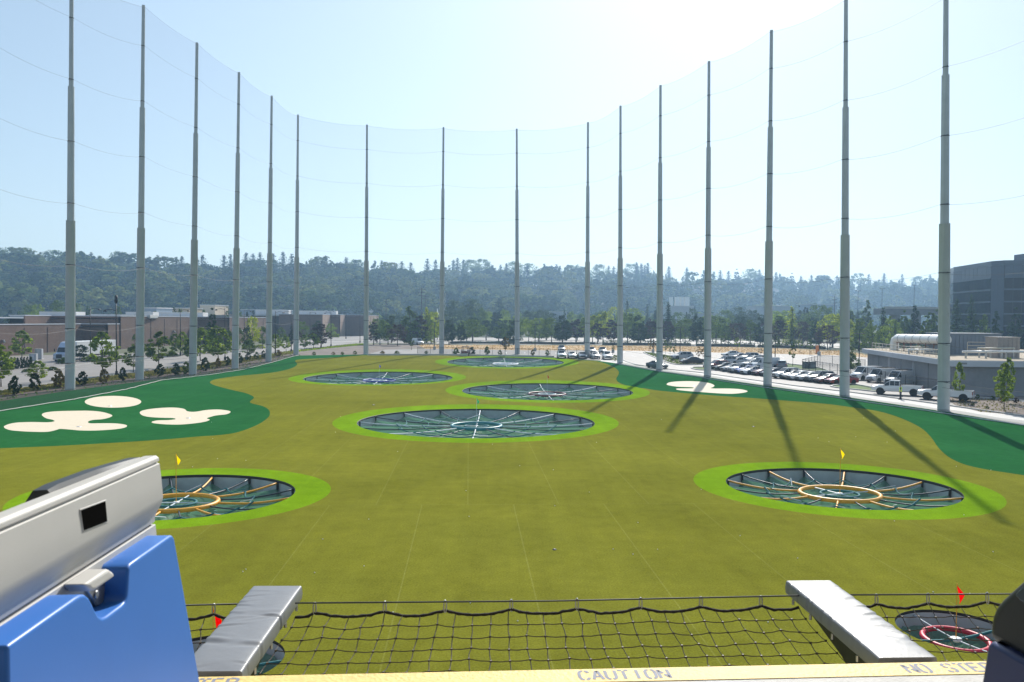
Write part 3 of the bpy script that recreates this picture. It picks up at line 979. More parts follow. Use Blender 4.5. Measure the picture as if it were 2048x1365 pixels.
    # scalloped ropes strung between the spokes
    if big:
        for f, c in ((.68, M['teal']), (.46, M['teal'])) if colr != 'yellow' else ((.66, M['teal']),):
            for k in range(NS):
                pts = []
                for q in range(7):
                    a = ph0 + 2 * math.pi * (k + q / 6) / NS
                    w = 4 * (q / 6) * (1 - q / 6)
                    e = E(f - .05 * w * (1 if f > .5 else .6), a)
                    zz = -.16 + (zc + .16) * (1 - f) / (1 - rk) - .06 - .20 * w
                    pts.append((*e, zt(e[1]) + zz))
                MB().tube(pts, .045, 5).build('scallop_rope', c, t)
                if (k + (f < .5)) % 2 == 0:
                    e, e2 = E(f, ph0 + 2 * math.pi * k / NS), E(f - .13, ph0 + 2 * math.pi * (k + .5) / NS)
                    MB().tube([(*e, zt(e[1]) - .22), (*e2, zt(e2[1]) - .48)], .022, 4).build('tie_rope', M['spokewhite'] if k % 4 == 0 else M['teal'], t)
        for k in range(NS):
            a = ph0 + 2 * math.pi * (k + .0) / NS
            e = E(1.0, a)
            MB().cyl((e[0] * .99, e[1] * .99, zt(e[1]) - .1), (e[0] * .99, e[1] * .99, -dep), .07, .07, 6).build('post', M['dark'], t)
    # rubble on the floor
    m = MB()
    for k in range(90 if big else 14):
        a, f = rr.uniform(0, 6.28), math.sqrt(rr.uniform(.1, .98))
        e = E(f, a)
        s = rr.uniform(.2, .7) if big else rr.uniform(.1, .3)
        q = [(s * math.cos(w) * rr.uniform(.6, 1.1), s * math.sin(w) * rr.uniform(.6, 1.1)) for w in [i * math.pi / 3 for i in range(6)]]
        vs = [(e[0] + p[0], e[1] + p[1], -dep - .1) for p in q] + [(e[0] + p[0] * .6, e[1] + p[1] * .6, -dep + s * rr.uniform(.3, .7)) for p in q]
        m.add(vs, [(i, (i + 1) % 6, 6 + (i + 1) % 6, 6 + i) for i in range(6)] + [tuple(range(6, 12))])
    m.build('rubble', M['rubble'], t)['kind'] = 'stuff'
    # flag
    hp = 1.7 if colr == 'red' else 2.58
    ft = thing('pin_flag', FLAGW[key], 'flag', (x, y, z + zc), 0, 'pin flags on the targets')
    MB().cyl((0, 0, 0), (0, 0, hp), .014 if not big else .02, .010, 6).build('flag_pole', M['ring_yellow'] if colr in ('yellow', 'red') else M['white'], ft)
    s = .35
    m = MB()
    G5, vs = 7, []
    for i in range(G5):
        f = i / (G5 - 1)
        for j in range(3):
            w = (1 - abs(2 * f - 1.0) ** 1.3) * .55 * s
            vs.append((w * (j / 2) + f * .25 * s, .06 * s * math.sin(5 * f + j * 2), hp - f * 1.55 * s - .25 * s * (j / 2)))
    m.add(vs, [(i * 3 + j, i * 3 + j + 1, (i + 1) * 3 + j + 1, (i + 1) * 3 + j) for i in range(G5 - 1) for j in range(2)])
    m.build('pennant', M['flag_' + colr], ft, smooth=True)

# ------------------------------------------------------------------ where something stands, in words
PU = [p[0] for p in POLE]
def rel(u):
    if u < PU[0]: return 'left of first left pole' if u < 118 else 'just left of first left pole'
    for i in range(len(PU) - 1):
        if u < PU[i + 1]:
            f = (u - PU[i]) / (PU[i + 1] - PU[i])
            if f < .2: return f'just right of {pole_name(i)} pole'
            if f > .8: return f'just left of {pole_name(i + 1)} pole'
            a, b = pole_name(i).split(), pole_name(i + 1).split()
            return f'between {a[0]} and {b[0]} {b[1]} poles' if a[1] == b[1] else f'between {a[0]} {a[1]} and {b[0]} {b[1]} poles'
    return 'right of first right pole'

# ------------------------------------------------------------------ kerbs and road paint
def strip(pts, w, h, name, m, lift=0.0, parent=None):
    """a raised or painted strip along a ground path"""
    P = [Vector((p[0], p[1], 0)) for p in pts]
    b = MB()
    vs = []
    for i, p in enumerate(P):
        t = (P[min(i + 1, len(P) - 1)] - P[max(i - 1, 0)]).normalized()
        nn = Vector((-t.y, t.x, 0)) * w / 2
        for q in (p - nn, p + nn):
            z = zf(q.y)
            vs += [(q.x, q.y, z - .05), (q.x, q.y, z + h + lift)]
    fs = []
    for i in range(len(P) - 1):
        a, c = i * 4, (i + 1) * 4
        fs += [(a + 1, a + 3, c + 3, c + 1), (a, a + 1, c + 1, c), (a + 3, a + 2, c + 2, c + 3)]
    fs += [(0, 2, 3, 1), (len(P) * 4 - 4, len(P) * 4 - 3, len(P) * 4 - 1, len(P) * 4 - 2)]
    b.add(vs, fs)
    o = b.build(name, m, parent)
    if not parent: o['kind'] = 'structure'
    return o
strip(catmull(st_near[1:], 3, False), .22, .13, 'street_kerb', M['kerb'])
strip(catmull(st_far[1:-1], 3, False), .22, .13, 'street_kerb', M['kerb'])
for p in (P_is1, P_is2, P_is3, P_is4): strip(p + [p[0]], .28, .15, 'island_kerb', M['kerb'])
strip(catmull(g2([(1247, 721), (1272, 730), (1350, 740.8), (1400, 745.8), (1494, 759), (1587, 772), (1690, 784), (1790, 797), (1890, 811), (2060, 835)]), 2, False), .2, .12, 'pavement_kerb', M['kerb'])
strip(g2([(1905, 791.5), (1960, 796), (2060, 804.5)]), .25, .14, 'planting_kerb', M['kerb'])
strip(g2([(735, 711), (886, 711.2), (1040, 713.8), (1108, 715.3)]), .35, .35, 'back_kerb', M['concrete'])
for a, b in (((1045, 713), (1050, 705)), ((1096, 713.5), (1097, 705.5)), ((1110, 713.6), (1112, 706)), ((1133, 714.5), (1134, 706)), ((1154, 715), (1155, 706.5)), ((1175, 715), (1176, 707)), ((1222, 716), (1216, 708)),
             ((1240, 708), (1250, 704)), ((1352, 734), (1420, 742)), ((1640, 716), (1690, 729)), ((1540, 709.5), (1600, 711.5)), ((1410, 722), (1440, 716)), ((1560, 712), (1568, 716)), ((1620, 713), (1635, 718)), ((1296, 717), (1262, 712))):
    p, q = G(*a), G(*b)
    strip([p, q], .14, 0, 'parking_line', M['paint'], .008)

# ------------------------------------------------------------------ brick warehouses on the left
def extrude(name, poly, z0, z1, m, parent, cap=True):
    return MB().prism(poly, z0, z1).build(name, m, parent)
def brick_building(label, pts, top, mats, back=-190, para=.35):
    """pts: front corners from the near end to the far end, walls between them"""
    t = thing('brick_warehouse', label, 'warehouse', (pts[0][0], pts[0][1], 0))
    o = Vector((pts[0][0], pts[0][1], 0))
    for i in range(len(pts) - 1):
        a, b = Vector((*pts[i], 0)) - o, Vector((*pts[i + 1], 0)) - o
        d = (b - a).normalized()
        n = Vector((d.y, -d.x, 0))
        q = [a, b, b - n * .4, a - n * .4]
        MB().prism([(p.x, p.y) for p in q], -1, top).build('wall', mats[i], t)
        k = [a + n * .08 , b + n * .08, b - n * .45, a - n * .45]
        MB().prism([(p.x, p.y) for p in k], top + .002, top + .22).build('parapet_cap', M['fascia'], t)
        L_ = (b - a).length
        if L_ > 20:
            m = MB()
            for s in range(1, int(L_ / 9)):
                p = a + d * (s * 9)
                m.box((p.x + n.x * .03, p.y + n.y * .03, top / 2 - .5), (.12, .12, top - .2), math.atan2(d.y, d.x))
            if len(m.v): m.build('wall_joint', M['brickdark'], t)
            for s in range(int(L_ / 22)):
                p = a + d * (11 + s * 22) + n * .25
                c = MB().box((p.x, p.y, top * .55), (.5, .5, .5), math.atan2(d.y, d.x))
                c.cyl((p.x, p.y, top * .55 - .1), (p.x + n.x * .4, p.y + n.y * .4, top * .55 - .35), .22, .3, 8)
                c.build('wall_light', M['steel'], t)
    e = [(p[0] - o.x - .4, p[1] - o.y) for p in pts]
    poly = e + [(back - o.x, e[-1][1]), (back - o.x, e[0][1])]
    area = sum(poly[i][0] * poly[(i + 1) % len(poly)][1] - poly[(i + 1) % len(poly)][0] * poly[i][1] for i in range(len(poly)))
    if area < 0: poly = poly[::-1]
    MB().prism(poly, top - .7, top - .45).build('roof', M['roofwhite'], t)
    far = [(p[0], p[1]) for p in e]
    MB().box(((e[-1][0] + back - o.x) / 2, e[-1][1] - .3, top / 2), (abs(e[-1][0] - back + o.x), .4, top)).build('wall', mats[-1], t)
    return t
B, BD, BLIT = M['brick'], M['brickdark'], M['bricklit']
w1 = brick_building('long low brown brick warehouse wall left of the second left pole', [(-107, 118), (-107, 205), (-100.6, 205), (-100.6, 212)], 7.4, [B, B, B])
w2 = brick_building('taller brown brick warehouse behind the second and fourth left poles', [(-118, 200), (-118, 211.5), (-100.5, 211.5), (-100.5, 262), (-89.9, 262), (-89.9, 309), (-100, 309.2), (-100, 330)], 9.4, [B, B, B, B, B, B, B])
w3 = brick_building('far brick warehouse with sunlit walls coloured paler, left of the first back pole', [(-104, 368), (-85, 370), (-85, 386), (-80.5, 386), (-80.5, 398), (-71.4, 398), (-71.4, 441)], 11.0, [B, BLIT, B, BLIT, B, BLIT])  # faces turned to the sun take the paler brick, sunlight coloured in
for (x, y, z, l, w, h) in ((-125, 175, 6.9, 12, 5, 1.6), (-140, 165, 6.9, 9, 4, 1.9), (-112, 250, 8.9, 8, 5, 1.8), (-108, 230, 8.9, 16, 6, .9), (-120, 290, 8.9, 24, 6, 2.0), (-128, 235, 8.9, 10, 6, 1.6), (-95, 405, 10.5, 18, 6, 2.4), (-110, 380, 10.5, 15, 5, 2.4)):
    t = thing('roof_unit', 'white rooftop unit on the brick warehouse roof', 'roof unit', (x, y, z), R(4), 'rooftop units on the warehouses')
    MB().box((0, 0, h / 2 + .15), (l, w, h)).build('casing', M['roofwhite'], t, bevel=.05)
    MB().box((0, 0, .07), (l - .6, w - .6, .2)).build('curb', M['steel'], t)
    m = MB()
    for k in range(int(l / 2)): m.box((-l / 2 + 1 + k * 2, -w / 2 - .02, h * .55), (1.5, .06, h * .5))
    m.build('louver_panel', M['fascia'], t)
    MB().cyl((l * .2, 0, h + .15), (l * .2, 0, h + .4), .8, .8, 12).build('fan', M['steel'], t)
# low sheds and far roofs across the valley floor
def shed(u0, u1, v0, v1, y, m, name, label, depth=25, stacks=0):
    a, b = Gy(u0, v1, y), Gy(u1, v1, y)
    top = Gy(u0, v0, y).z
    zb = zf(y)
    t = thing(name, label, 'industrial building', (a.x, y, zb))
    w = b.x - a.x
    MB().box((w / 2, depth / 2, (top - zb) / 2), (w, depth, top - zb)).build('wall', m, t)
    MB().box((w / 2, depth / 2, top - zb + .15), (w + .5, depth + .5, .3)).build('roof', M['roofwhite'], t)
    mm = MB()
    for k in range(max(2, int(w / 7))): mm.box((3 + k * 7, -.03, (top - zb) * .5), (3.4, .1, 1.3))
    mm.build('window', M['glass'], t)
    for k in range(stacks):
        x = w * (.08 + .22 * k) if k else w * .02
        MB().box((x + 1.3, depth * .3, top - zb + 3.1), (2.2 + .6 * (k % 2), 2.5, 6)).build('stack', M['white'], t)
    return t
M['farwall'] = mat('pale grey cladding', (.42, .44, .47), .7, noise=.06, nscale=.2)
M['fartan'] = mat('tan cladding', (.50, .40, .28), .8, noise=.08, nscale=.2)
M['farblue'] = mat('blue grey cladding', (.22, .27, .33), .7, noise=.06, nscale=.2)
shed(1342, 1387, 613, 636, 520, M['farwall'], 'factory_building', 'pale boxy factory with four roof stacks behind the trees', 30, 4)
shed(1385, 1440, 628, 650, 470, M['farwall'], 'factory_building', 'long low white factory beside the four stack factory', 25)
shed(1512, 1535, 613, 640, 560, M['farwall'], 'factory_building', 'pale factory wall just left of the third right pole')
shed(1548, 1580, 613, 640, 560, M['farwall'], 'factory_building', 'pale factory wall just right of the third right pole')
shed(1622, 1672, 609, 640, 600, M['farblue'], 'factory_building', 'grey factory between the third and second right poles')
shed(1102, 1134, 624, 640, 480, M['farwall'], 'factory_building', 'white flat roofed building behind trees left of the fourth back pole')
shed(284, 313, 617, 640, 300, M['farblue'], 'storage_shed', 'blue grey shed with white roof behind the brick warehouse', 14)
shed(313, 378, 617, 634, 330, M['fartan'], 'storage_shed', 'tan shed with white roof just left of the third left pole', 14)
shed(400, 430, 611, 640, 430, M['fartan'], 'storage_shed', 'small tan shed right of the third left pole', 20)
shed(470, 560, 620, 640, 520, M['farblue'], 'storage_shed', 'long grey roofed shed across the fourth and fifth left poles', 30)
shed(610, 735, 618.5, 640, 640, M['farblue'], 'storage_shed', 'long grey far shed left of the first back pole', 30)
shed(738, 815, 620, 640, 700, M['farblue'], 'storage_shed', 'long grey far shed right of the first back pole', 30)
shed(20, 100, 632, 650, 260, M['farwall'], 'storage_shed', 'white low shed behind the warehouse at the left edge', 14)
shed(150, 260, 633, 645, 265, M['farwall'], 'storage_shed', 'white low shed behind the warehouse roof, right of first left pole', 14)
# semi truck in the yard
M['truckblue'] = mat('pale blue paint', (.45, .52, .66), .3, coat=.5)
def wheels(t, xs, y, r, w=.24):
    for x in xs:
        for s in (-1, 1):
            o = MB().lathe([(r * .58, -w / 2), (r, -w / 2 + .03), (r, w / 2 - .03), (r * .58, w / 2)], 16).build('tyre', M['tyre'], t, (x, s * y, r))
            o.rotation_euler = (R(90), 0, 0)
            k = MB().lathe([(0, .05), (r * .2, .06), (r * .5, .03), (r * .6, .10), (r * .6, -.1), (0, -.1)], 12).build('rim', M['rim'], o)
            if s > 0: k.rotation_euler = (R(180), 0, 0)
def semi(x, y, rz, cabm, label, trailer, tl=11):
    t = thing('semi_truck', label, 'truck', (x, y, zf(y)), rz)
    c = MB()
    c.add([(0, -1.2, .5), (0, 1.2, .5), (0, 1.2, 1.5), (0, -1.2, 1.5), (-.9, -1.15, 1.75), (-.9, 1.15, 1.75), (-1.5, -1.1, 2.75), (-1.5, 1.1, 2.75), (-2.4, -1.15, 3.7), (-2.4, 1.15, 3.7), (-3.2, -1.2, 3.8), (-3.2, 1.2, 3.8), (-3.2, -1.2, .5), (-3.2, 1.2, .5)],
          [(0, 1, 2, 3), (3, 2, 5, 4), (4, 5, 7, 6), (6, 7, 9, 8), (8, 9, 11, 10), (10, 11, 13, 12), (12, 13, 1, 0), (0, 3, 4, 6, 8, 10, 12), (1, 13, 11, 9, 7, 5, 2)])
    c.build('cab', cabm, t, bevel=.06)
    MB().add([(-.93, -1.0, 1.84), (-.93, 1.0, 1.84), (-1.47, .98, 2.72), (-1.47, -.98, 2.72)], [(0, 1, 2, 3)]).build('windscreen', M['glass'], t).location = (.02, 0, .01)
    for s in (-1, 1):
        MB().box((-2.0, s * 1.165, 2.2), (.9, .04, .7)).build('side_window', M['glass'], t)
        MB().box((.02, s * .9, 1.0), (.06, .35, .25)).build('headlight', M['lamp'], t)
        MB().box((-.95, s * 1.45, 2.2), (.1, .2, .6)).build('mirror', M['dark'], t)
    MB().box((.02, 0, 1.05), (.08, 1.1, .8)).build('grille', M['dark'], t)
    MB().box((.08, 0, .55), (.2, 2.3, .3)).build('bumper', M['steel'], t, bevel=.03)
    MB().box((-3.4 - tl / 2, 0, .9), (tl + 1.2, .9, .25)).build('chassis', M['dark'], t)
    MB().box((-3.9 - tl / 2, 0, 2.45), (tl, 2.5, 2.75)).build('trailer_box', trailer, t, bevel=.05)
    wheels(t, (-.8, -2.9, -3.2 - tl + .8, -3.2 - tl - .3), 1.05, .5)
    return t
p = G(118, 724)
semi(p.x, p.y, R(-93), M['truckblue'], 'pale blue semi truck with white trailer beside the brick warehouse', M['white'], 15)
M['truckgreen'] = mat('green paint', (.02, .14, .07), .4)
p = G(693, 671)
semi(p.x, p.y, R(-60), M['white'], 'white truck with dark green box at the far end of the street', M['truckgreen'], 8)
for k, (u, v) in enumerate(((67, 722), (78, 719))):
    p = G(u, v)
    t = thing('electrical_cabinet', ('short grey electrical cabinet by the clipped columns at left', 'tall grey electrical cabinet by the clipped columns at left')[k], 'cabinet', p, R(10))
    hh = (1.3, 2.0)[k]
    MB().box((0, 0, hh / 2 + .1), (1.3, .9, hh)).build('casing', M['farwall'], t, bevel=.03)
    MB().box((0, 0, .05), (1.6, 1.2, .14)).build('plinth', M['concrete'], t)
    MB().box((0, -.46, hh / 2 + .1), (.5, .03, hh * .8)).build('door', M['fascia'], t)

# ------------------------------------------------------------------ duct building and glass tower on the right
c0, c1, c2 = Vector((64.5, 149.5, 0)), Vector((56.2, 105.0, 0)), Vector((86, 101.8, 0))
zc_ = 4.45
cb = thing('concrete_building', 'low grey concrete building with roof ducts at right', 'building', c1)
poly = [p - c1 for p in (c0, c1, c2, Vector((92, 150, 0)))]
MB().prism([(p.x, p.y) for p in poly], -.3, zc_ - .75).build('wall', M['concwall'], cb)
ov = [(-.7, -.7), (31, -4.0), (37, 46), (7.4, 46)]
ov = [(poly[1].x - .7, poly[1].y - .6), (poly[2].x + .7, poly[2].y - .6), (poly[3].x + .7, poly[3].y + .6), (poly[0].x - .8, poly[0].y + .6)]
MB().prism(ov, zc_ - .748, zc_).build('fascia', M['fascia'], cb)
iv = [(ov[0][0] + .3, ov[0][1] + .3), (ov[1][0] - .3, ov[1][1] + .3), (ov[2][0] - .3, ov[2][1] - .3), (ov[3][0] + .3, ov[3][1] - .3)]
MB().prism(iv, zc_ + .003, zc_ + .06).build('roof', mat('tan roof gravel', (.46, .38, .28), .95, noise=.2, nscale=2), cb)
d1 = (poly[0] - poly[1])
d2 = (poly[2] - poly[1])
for f in (.02, .36, .66): 
    p = poly[1] + d1 * f
    MB().box((p.x - .12, p.y, zc_ / 2 - .5), (.2, .35, zc_ - .8), math.atan2(d1.y, d1.x)).build('downpipe', M['fascia'], cb)
for f in (.02, .40, .75):
    p = poly[1] + d2 * f
    MB().box((p.x, p.y - .12, zc_ / 2 - .5), (.45, .22, zc_ - .8), math.atan2(d2.y, d2.x)).build('downpipe', M['fascia'], cb)
for f in (.22, .52, .82):
    for d in (d1, d2):
        p = poly[1] + d * f
        MB().box((p.x, p.y, zc_ / 2 - .5), (.06, .06, zc_ - .76)).build('wall_joint', M['dark'], cb)
MB().box((poly[1].x + 1.2, poly[1].y - .78, zc_ - .35), (.9, .06, .22)).build('nameplate', M['concwall'], cb)
# roof duct: long white pipe bending down to the roof
def on_roof(u, v, y):
    return Gy(u, v, y)
a, b = Gy(1793, 677, 141), Gy(1893, 680, 120)
dt = thing('roof_duct', 'big white insulated pipe bending down onto the concrete building roof', 'duct', (a.x, a.y, zc_ + .06))
o = Vector((a.x, a.y, zc_ + .06))
pth = [Vector((a.x - .2, a.y + .3, zc_ + .08)), Vector((a.x - .2, a.y + .3, a.z - 1.0)), a + Vector((-.1, .15, -.35)), a.lerp(b, .03), a.lerp(b, .07)]
pp = [pth[0], pth[1], pth[2], a.lerp(b, .04), a.lerp(b, .3), a.lerp(b, .6), b]
MB().tube([p - o for p in pp], .72, 16).build('pipe', M['white'], dt, smooth=True, auto=50)
for f in (.12, .28, .44, .6, .76, .92):
    p = a.lerp(b, f) - o
    MB().tube([p - (b - a).normalized() * .07, p + (b - a).normalized() * .07], .76, 16).build('pipe_band', M['steel'], dt, smooth=True)
for f in (.1, .25, .4, .55, .7, .85, .97):
    p = a.lerp(b, f) - o
    m = MB()
    for s in (-.6, .6): m.box((p.x + s, p.y, (p.z - .6) / 2), (.1, .1, p.z - .6))
    m.box((p.x, p.y, p.z - .75), (1.5, .12, .12))
    m.build('support_frame', mat('rusty steel', (.20, .10, .06), .8, noise=.3, nscale=5) if 'rusty steel' not in bpy.data.materials else bpy.data.materials['rusty steel'], dt)
def railing(pts, h, name, label, m, z, posts=2.0, rails=2):
    t = thing(name, label, 'railing', (*pts[0][:2], z))
    P = [Vector((p[0] - pts[0][0], p[1] - pts[0][1], 0)) for p in pts]
    for i in range(len(P) - 1):
        for r in range(rails):
            zz = h * (r + 1) / rails
            MB().tube([P[i] + Vector((0, 0, zz)), P[i + 1] + Vector((0, 0, zz))], .04, 5).build('rail', m, t)
        n = max(1, int((P[i + 1] - P[i]).length / posts))
        for k in range(n + (i == len(P) - 2)):
            p = P[i].lerp(P[i + 1], k / n)
            MB().cyl(p, p + Vector((0, 0, h)), .04, .04, 5).build('railing_post', m, t)
    return t
M['cream'] = mat('cream painted steel', (.62, .56, .44), .5)
rw = lambda f: tuple((c1 + d1 * f + Vector((.6, .3, 0)))[:2])
railing([rw(.97), rw(.6), rw(.3), rw(.06)], 1.05, 'roof_railing', 'cream guard rail along the near roof edge below the white pipe', M['cream'], zc_ + .06, 2.2)
railing([Gy(1935, 690, 118)[:2], Gy(2012, 690, 116)[:2]], 2.0, 'roof_railing', 'cream stair railing before the grey louvered screen on the roof', M['cream'], zc_ + .06, 1.6, 4)
def louver_box(u0, u1, v0, v1, y, dep, label, m):
    a, b = Gy(u0, v0, y), Gy(u1, v0, y)
    zt_ = a.z
    t = thing('plant_screen', label, 'roof screen', (a.x, y, zc_ + .06))
    w, h = b.x - a.x, zt_ - zc_ - .06
    MB().box((w / 2, dep / 2, h / 2), (w, dep, h)).build('casing', m, t)
    n = int(w / .55)
    mm = MB()
    for k in range(n): mm.box((.25 + k * w / n, -.04, h / 2), (.10, .08, h - .25))
    mm.build('louver_panel', m, t)
    MB().box((w / 2, dep / 2, h + .05), (w + .2, dep + .2, .1)).build('lid', m, t)
    return t
M['screen'] = mat('blue grey louvers', (.20, .23, .27), .6, noise=.06, nscale=1)
louver_box(1893, 2003, 668, 692, 122, 6, 'big blue grey louvered screen on the concrete building roof', M['screen'])
louver_box(1996, 2040, 676, 694, 112, 3, 'small tan metal box on the concrete building roof', mat('tan metal', (.34, .30, .27), .6, noise=.1, nscale=2))
for k, (u0, u1, v, y, r) in enumerate(((1925, 2060, 704, 110, .16), (1955, 2030, 697, 112, .10), (1815, 1870, 700, 124, .14), (1820, 1890, 694, 128, .10))):
    a, b = Gy(u0, v, y), Gy(u1, v, y - 1.5)
    t = thing('roof_pipe', ('white pipe run along the front of the concrete building roof', 'thin upper pipe before the tan roof box', 'white pipe run under the big roof duct', 'thin pipe under the big roof duct')[k], 'pipe', (a.x, a.y, zc_ + .06))
    o = Vector((a.x, a.y, zc_ + .06))
    MB().tube([a - o, b - o], r, 8).build('pipe', M['white'] if k % 2 == 0 else M['cream'], t, smooth=True)
    for f in (.05, .35, .65, .95):
        p = a.lerp(b, f) - o
        MB().box((p.x, p.y, (p.z) / 2), (.12, .3, max(.1, p.z))).build('pipe_stand', M['steel'], t)
# glass tower
gt = thing('glass_tower', 'dark mirrored glass office tower at the right edge', 'office tower', (147.5, 250, 1.0))
M['mirror'] = mat('mirrored dark glass', (.005, .008, .014), .05, spec=.2)
M['mullion'] = mat('dark mullion', (.05, .06, .07), .4, metal=.3)
M['band'] = mat('pale spandrel', (.075, .095, .13), .3)
foot = [Vector((14, 60, 0)), Vector((4.2, 34, 0)), Vector((.6, 5.5, 0)), Vector((2.2, 1.4, 0)), Vector((6.4, -.4, 0)), Vector((40, -14, 0)), Vector((60, 20, 0))]
HT, NF = 26.0, 7
MB().prism([(p.x + .3, p.y + .3) for p in foot], -1.5, HT).build('core', M['mullion'], gt)
MB().prism([(p.x - .2, p.y - .2) for p in foot], HT + .002, HT + 1.4).build('parapet', M['band'], gt)
MB().box((26, 12, HT + 2.9), (22, 12, 3.0)).build('penthouse', M['band'], gt)
rg = random.Random(3)
for i in range(len(foot) - 2):
    a, b = foot[i], foot[i + 1]
    L_ = (b - a).length
    nn = max(2, int(L_ / 2.9))
    d = (b - a) / L_
    nrm = Vector((d.y, -d.x, 0))
    if nrm.y > 0 and nrm.x > 0: nrm = -nrm
    pm = None
    for k in range(nn):
        for f in range(NF):
            w, h = L_ / nn - .1, HT / NF - .12
            mid = a + d * ((k + .5) * L_ / nn) + nrm * .12
            if pm is None:
                q = MB()
                q.box((0, 0, 0), (w, .06, h))
                pm = q.build('pane', M['mirror'], gt)
                e = pm
            else:
                e = pm.copy()
                COL.objects.link(e)
            e.location = (mid.x, mid.y, (f + .5) * HT / NF)
            e.rotation_euler = (R(rg.gauss(0, .5)), 0, math.atan2(d.y, d.x) + R(rg.gauss(0, .6)))
            if i in (2,) or (f == NF - 1):
                for s in e.material_slots:
                    s.link = 'OBJECT'
                    s.material = M['band']
for i in range(len(foot) - 2):               # pale spandrel bands between the storeys
    a, b = foot[i], foot[i + 1]
    d = (b - a).normalized()
    nrm = Vector((d.y, -d.x, 0))
    mid = (a + b) / 2 + nrm * .2
    for f in range(1, NF): MB().box((mid.x, mid.y, f * HT / NF), ((b - a).length - .02, .12, .5), math.atan2(d.y, d.x)).build('spandrel_band', M['band'], gt)
# concrete overpass
a, b = Gy(1768, 621, 330), Gy(1856, 619, 322)
t = thing('overpass', 'pale concrete overpass deck behind trees left of the first right pole', 'bridge', (a.x, 326, zf(300)))
zz = a.z - zf(300)
MB().box(((b.x - a.x) / 2, 0, zz - .6), (b.x - a.x + 8, 9, 2.4)).build('deck', M['concwall'], t)
MB().box(((b.x - a.x) / 2, -4.6, zz + .9), (b.x - a.x + 8, .3, .9)).build('barrier', M['concrete'], t)
for f in (.2, .8): MB().box(((b.x - a.x) * f, 0, (zz - 1.8) / 2), (1.6, 5, zz - 1.9)).build('pier', M['concwall'], t)

# ------------------------------------------------------------------ houses on the hillside
M['houseroof'] = mat('grey shingle roof', (.30, .27, .26), .9, noise=.15, nscale=1)
M['houserust'] = mat('brown shingle roof', (.36, .22, .16), .9, noise=.15, nscale=1)
M['housewall'] = mat('pale house wall', (.55, .52, .48), .8, noise=.06, nscale=1)
hproto = {}
for k in range(3):
    t = thing('hillside_house', 'x', 'house')
    l, w, h, rf = ((13, 8, 5, 2.6), (17, 9, 3.4, 2.2), (22, 10, 6, 3.0))[k]
    MB().box((0, 0, h / 2 - 1), (l, w, h + 2)).build('wall', M['housewall'], t)
    e = .6
    MB().add([(-l / 2 - e, -w / 2 - e, h), (l / 2 + e, -w / 2 - e, h), (l / 2 + e, w / 2 + e, h), (-l / 2 - e, w / 2 + e, h), (-l / 2 - e * .4, 0, h + rf), (l / 2 + e * .4, 0, h + rf)], [(0, 1, 5, 4), (2, 3, 4, 5), (0, 4, 3), (1, 2, 5), (3, 2, 1, 0)]).build('roof', M['houseroof'] if k != 1 else M['houserust'], t)
    MB().box((l * .25, 1.0, h + rf * .8), (.9, .9, 1.8)).build('chimney', M['brickdark'], t)
    m = MB()
    for q in range(int(l / 3.2)): m.box((-l / 2 + 1.8 + q * 3.2, -w / 2 - .03, h * .55), (1.7, .08, 1.3))
    m.build('window', M['glass'], t)
    hproto[k] = [t, False]
for i, hp in enumerate(HOUSE):
    k = i % 3
    t0, used = hproto[k]
    t = copy_tree(t0) if used else t0
    hproto[k][1] = True
    t.location = (hp.x, hp.y, hill_z(hp.x, hp.y))
    t.rotation_euler = (0, 0, R((-20, 12, 35, -8, 4)[i % 5]))
    tag(t, f"{('small grey roofed', 'wide brown roofed', 'large grey roofed')[k]} house on the hillside {rel(HOUSE_UV[i][0])}", 'house', 'houses on the wooded hillside')

# ------------------------------------------------------------------ trees and shrubs
def trunk_mb(h, r, seed, limbs=5, lean=.0, spread=.3, start=.3):
    rnd = random.Random(seed)
    m = MB()
    pts = [Vector((lean * h * (i / 6) ** 1.5 + rnd.gauss(0, .006 * h) * (i > 0), rnd.gauss(0, .006 * h) * (i > 0), h * i / 6)) for i in range(7)]
    pts[0].z = -.2
    m.tube(pts, [r * (1.25 if i == 0 else 1 - .13 * i) for i in range(7)], 7)
    for k in range(limbs):
        f = start + (1 - start) * (k + .5) / limbs * .8
        p = pts[0].lerp(pts[-1], f)
        p = Vector((lean * h * f ** 1.5, 0, h * f))
        a = rnd.uniform(0, 6.28)
        q = p + Vector((math.cos(a) * spread * h, math.sin(a) * spread * h, h * rnd.uniform(.12, .28)))
        m.tube([p, p.lerp(q, .55) + Vector((0, 0, .03 * h)), q], [r * .42, r * .28, r * .1], 5)
    return m
PROTO = {}
def proto_tree(kind, name, cr, mt, trunk, leaf_name='crown'):
    t = thing(name, 'x', 'tree')
    np_mesh(leaf_name, cr[0], cr[1], mt, t)
    if trunk: trunk.build('trunk', M['trunk'], t, smooth=True)
    PROTO.setdefault(kind, []).append([t, False])
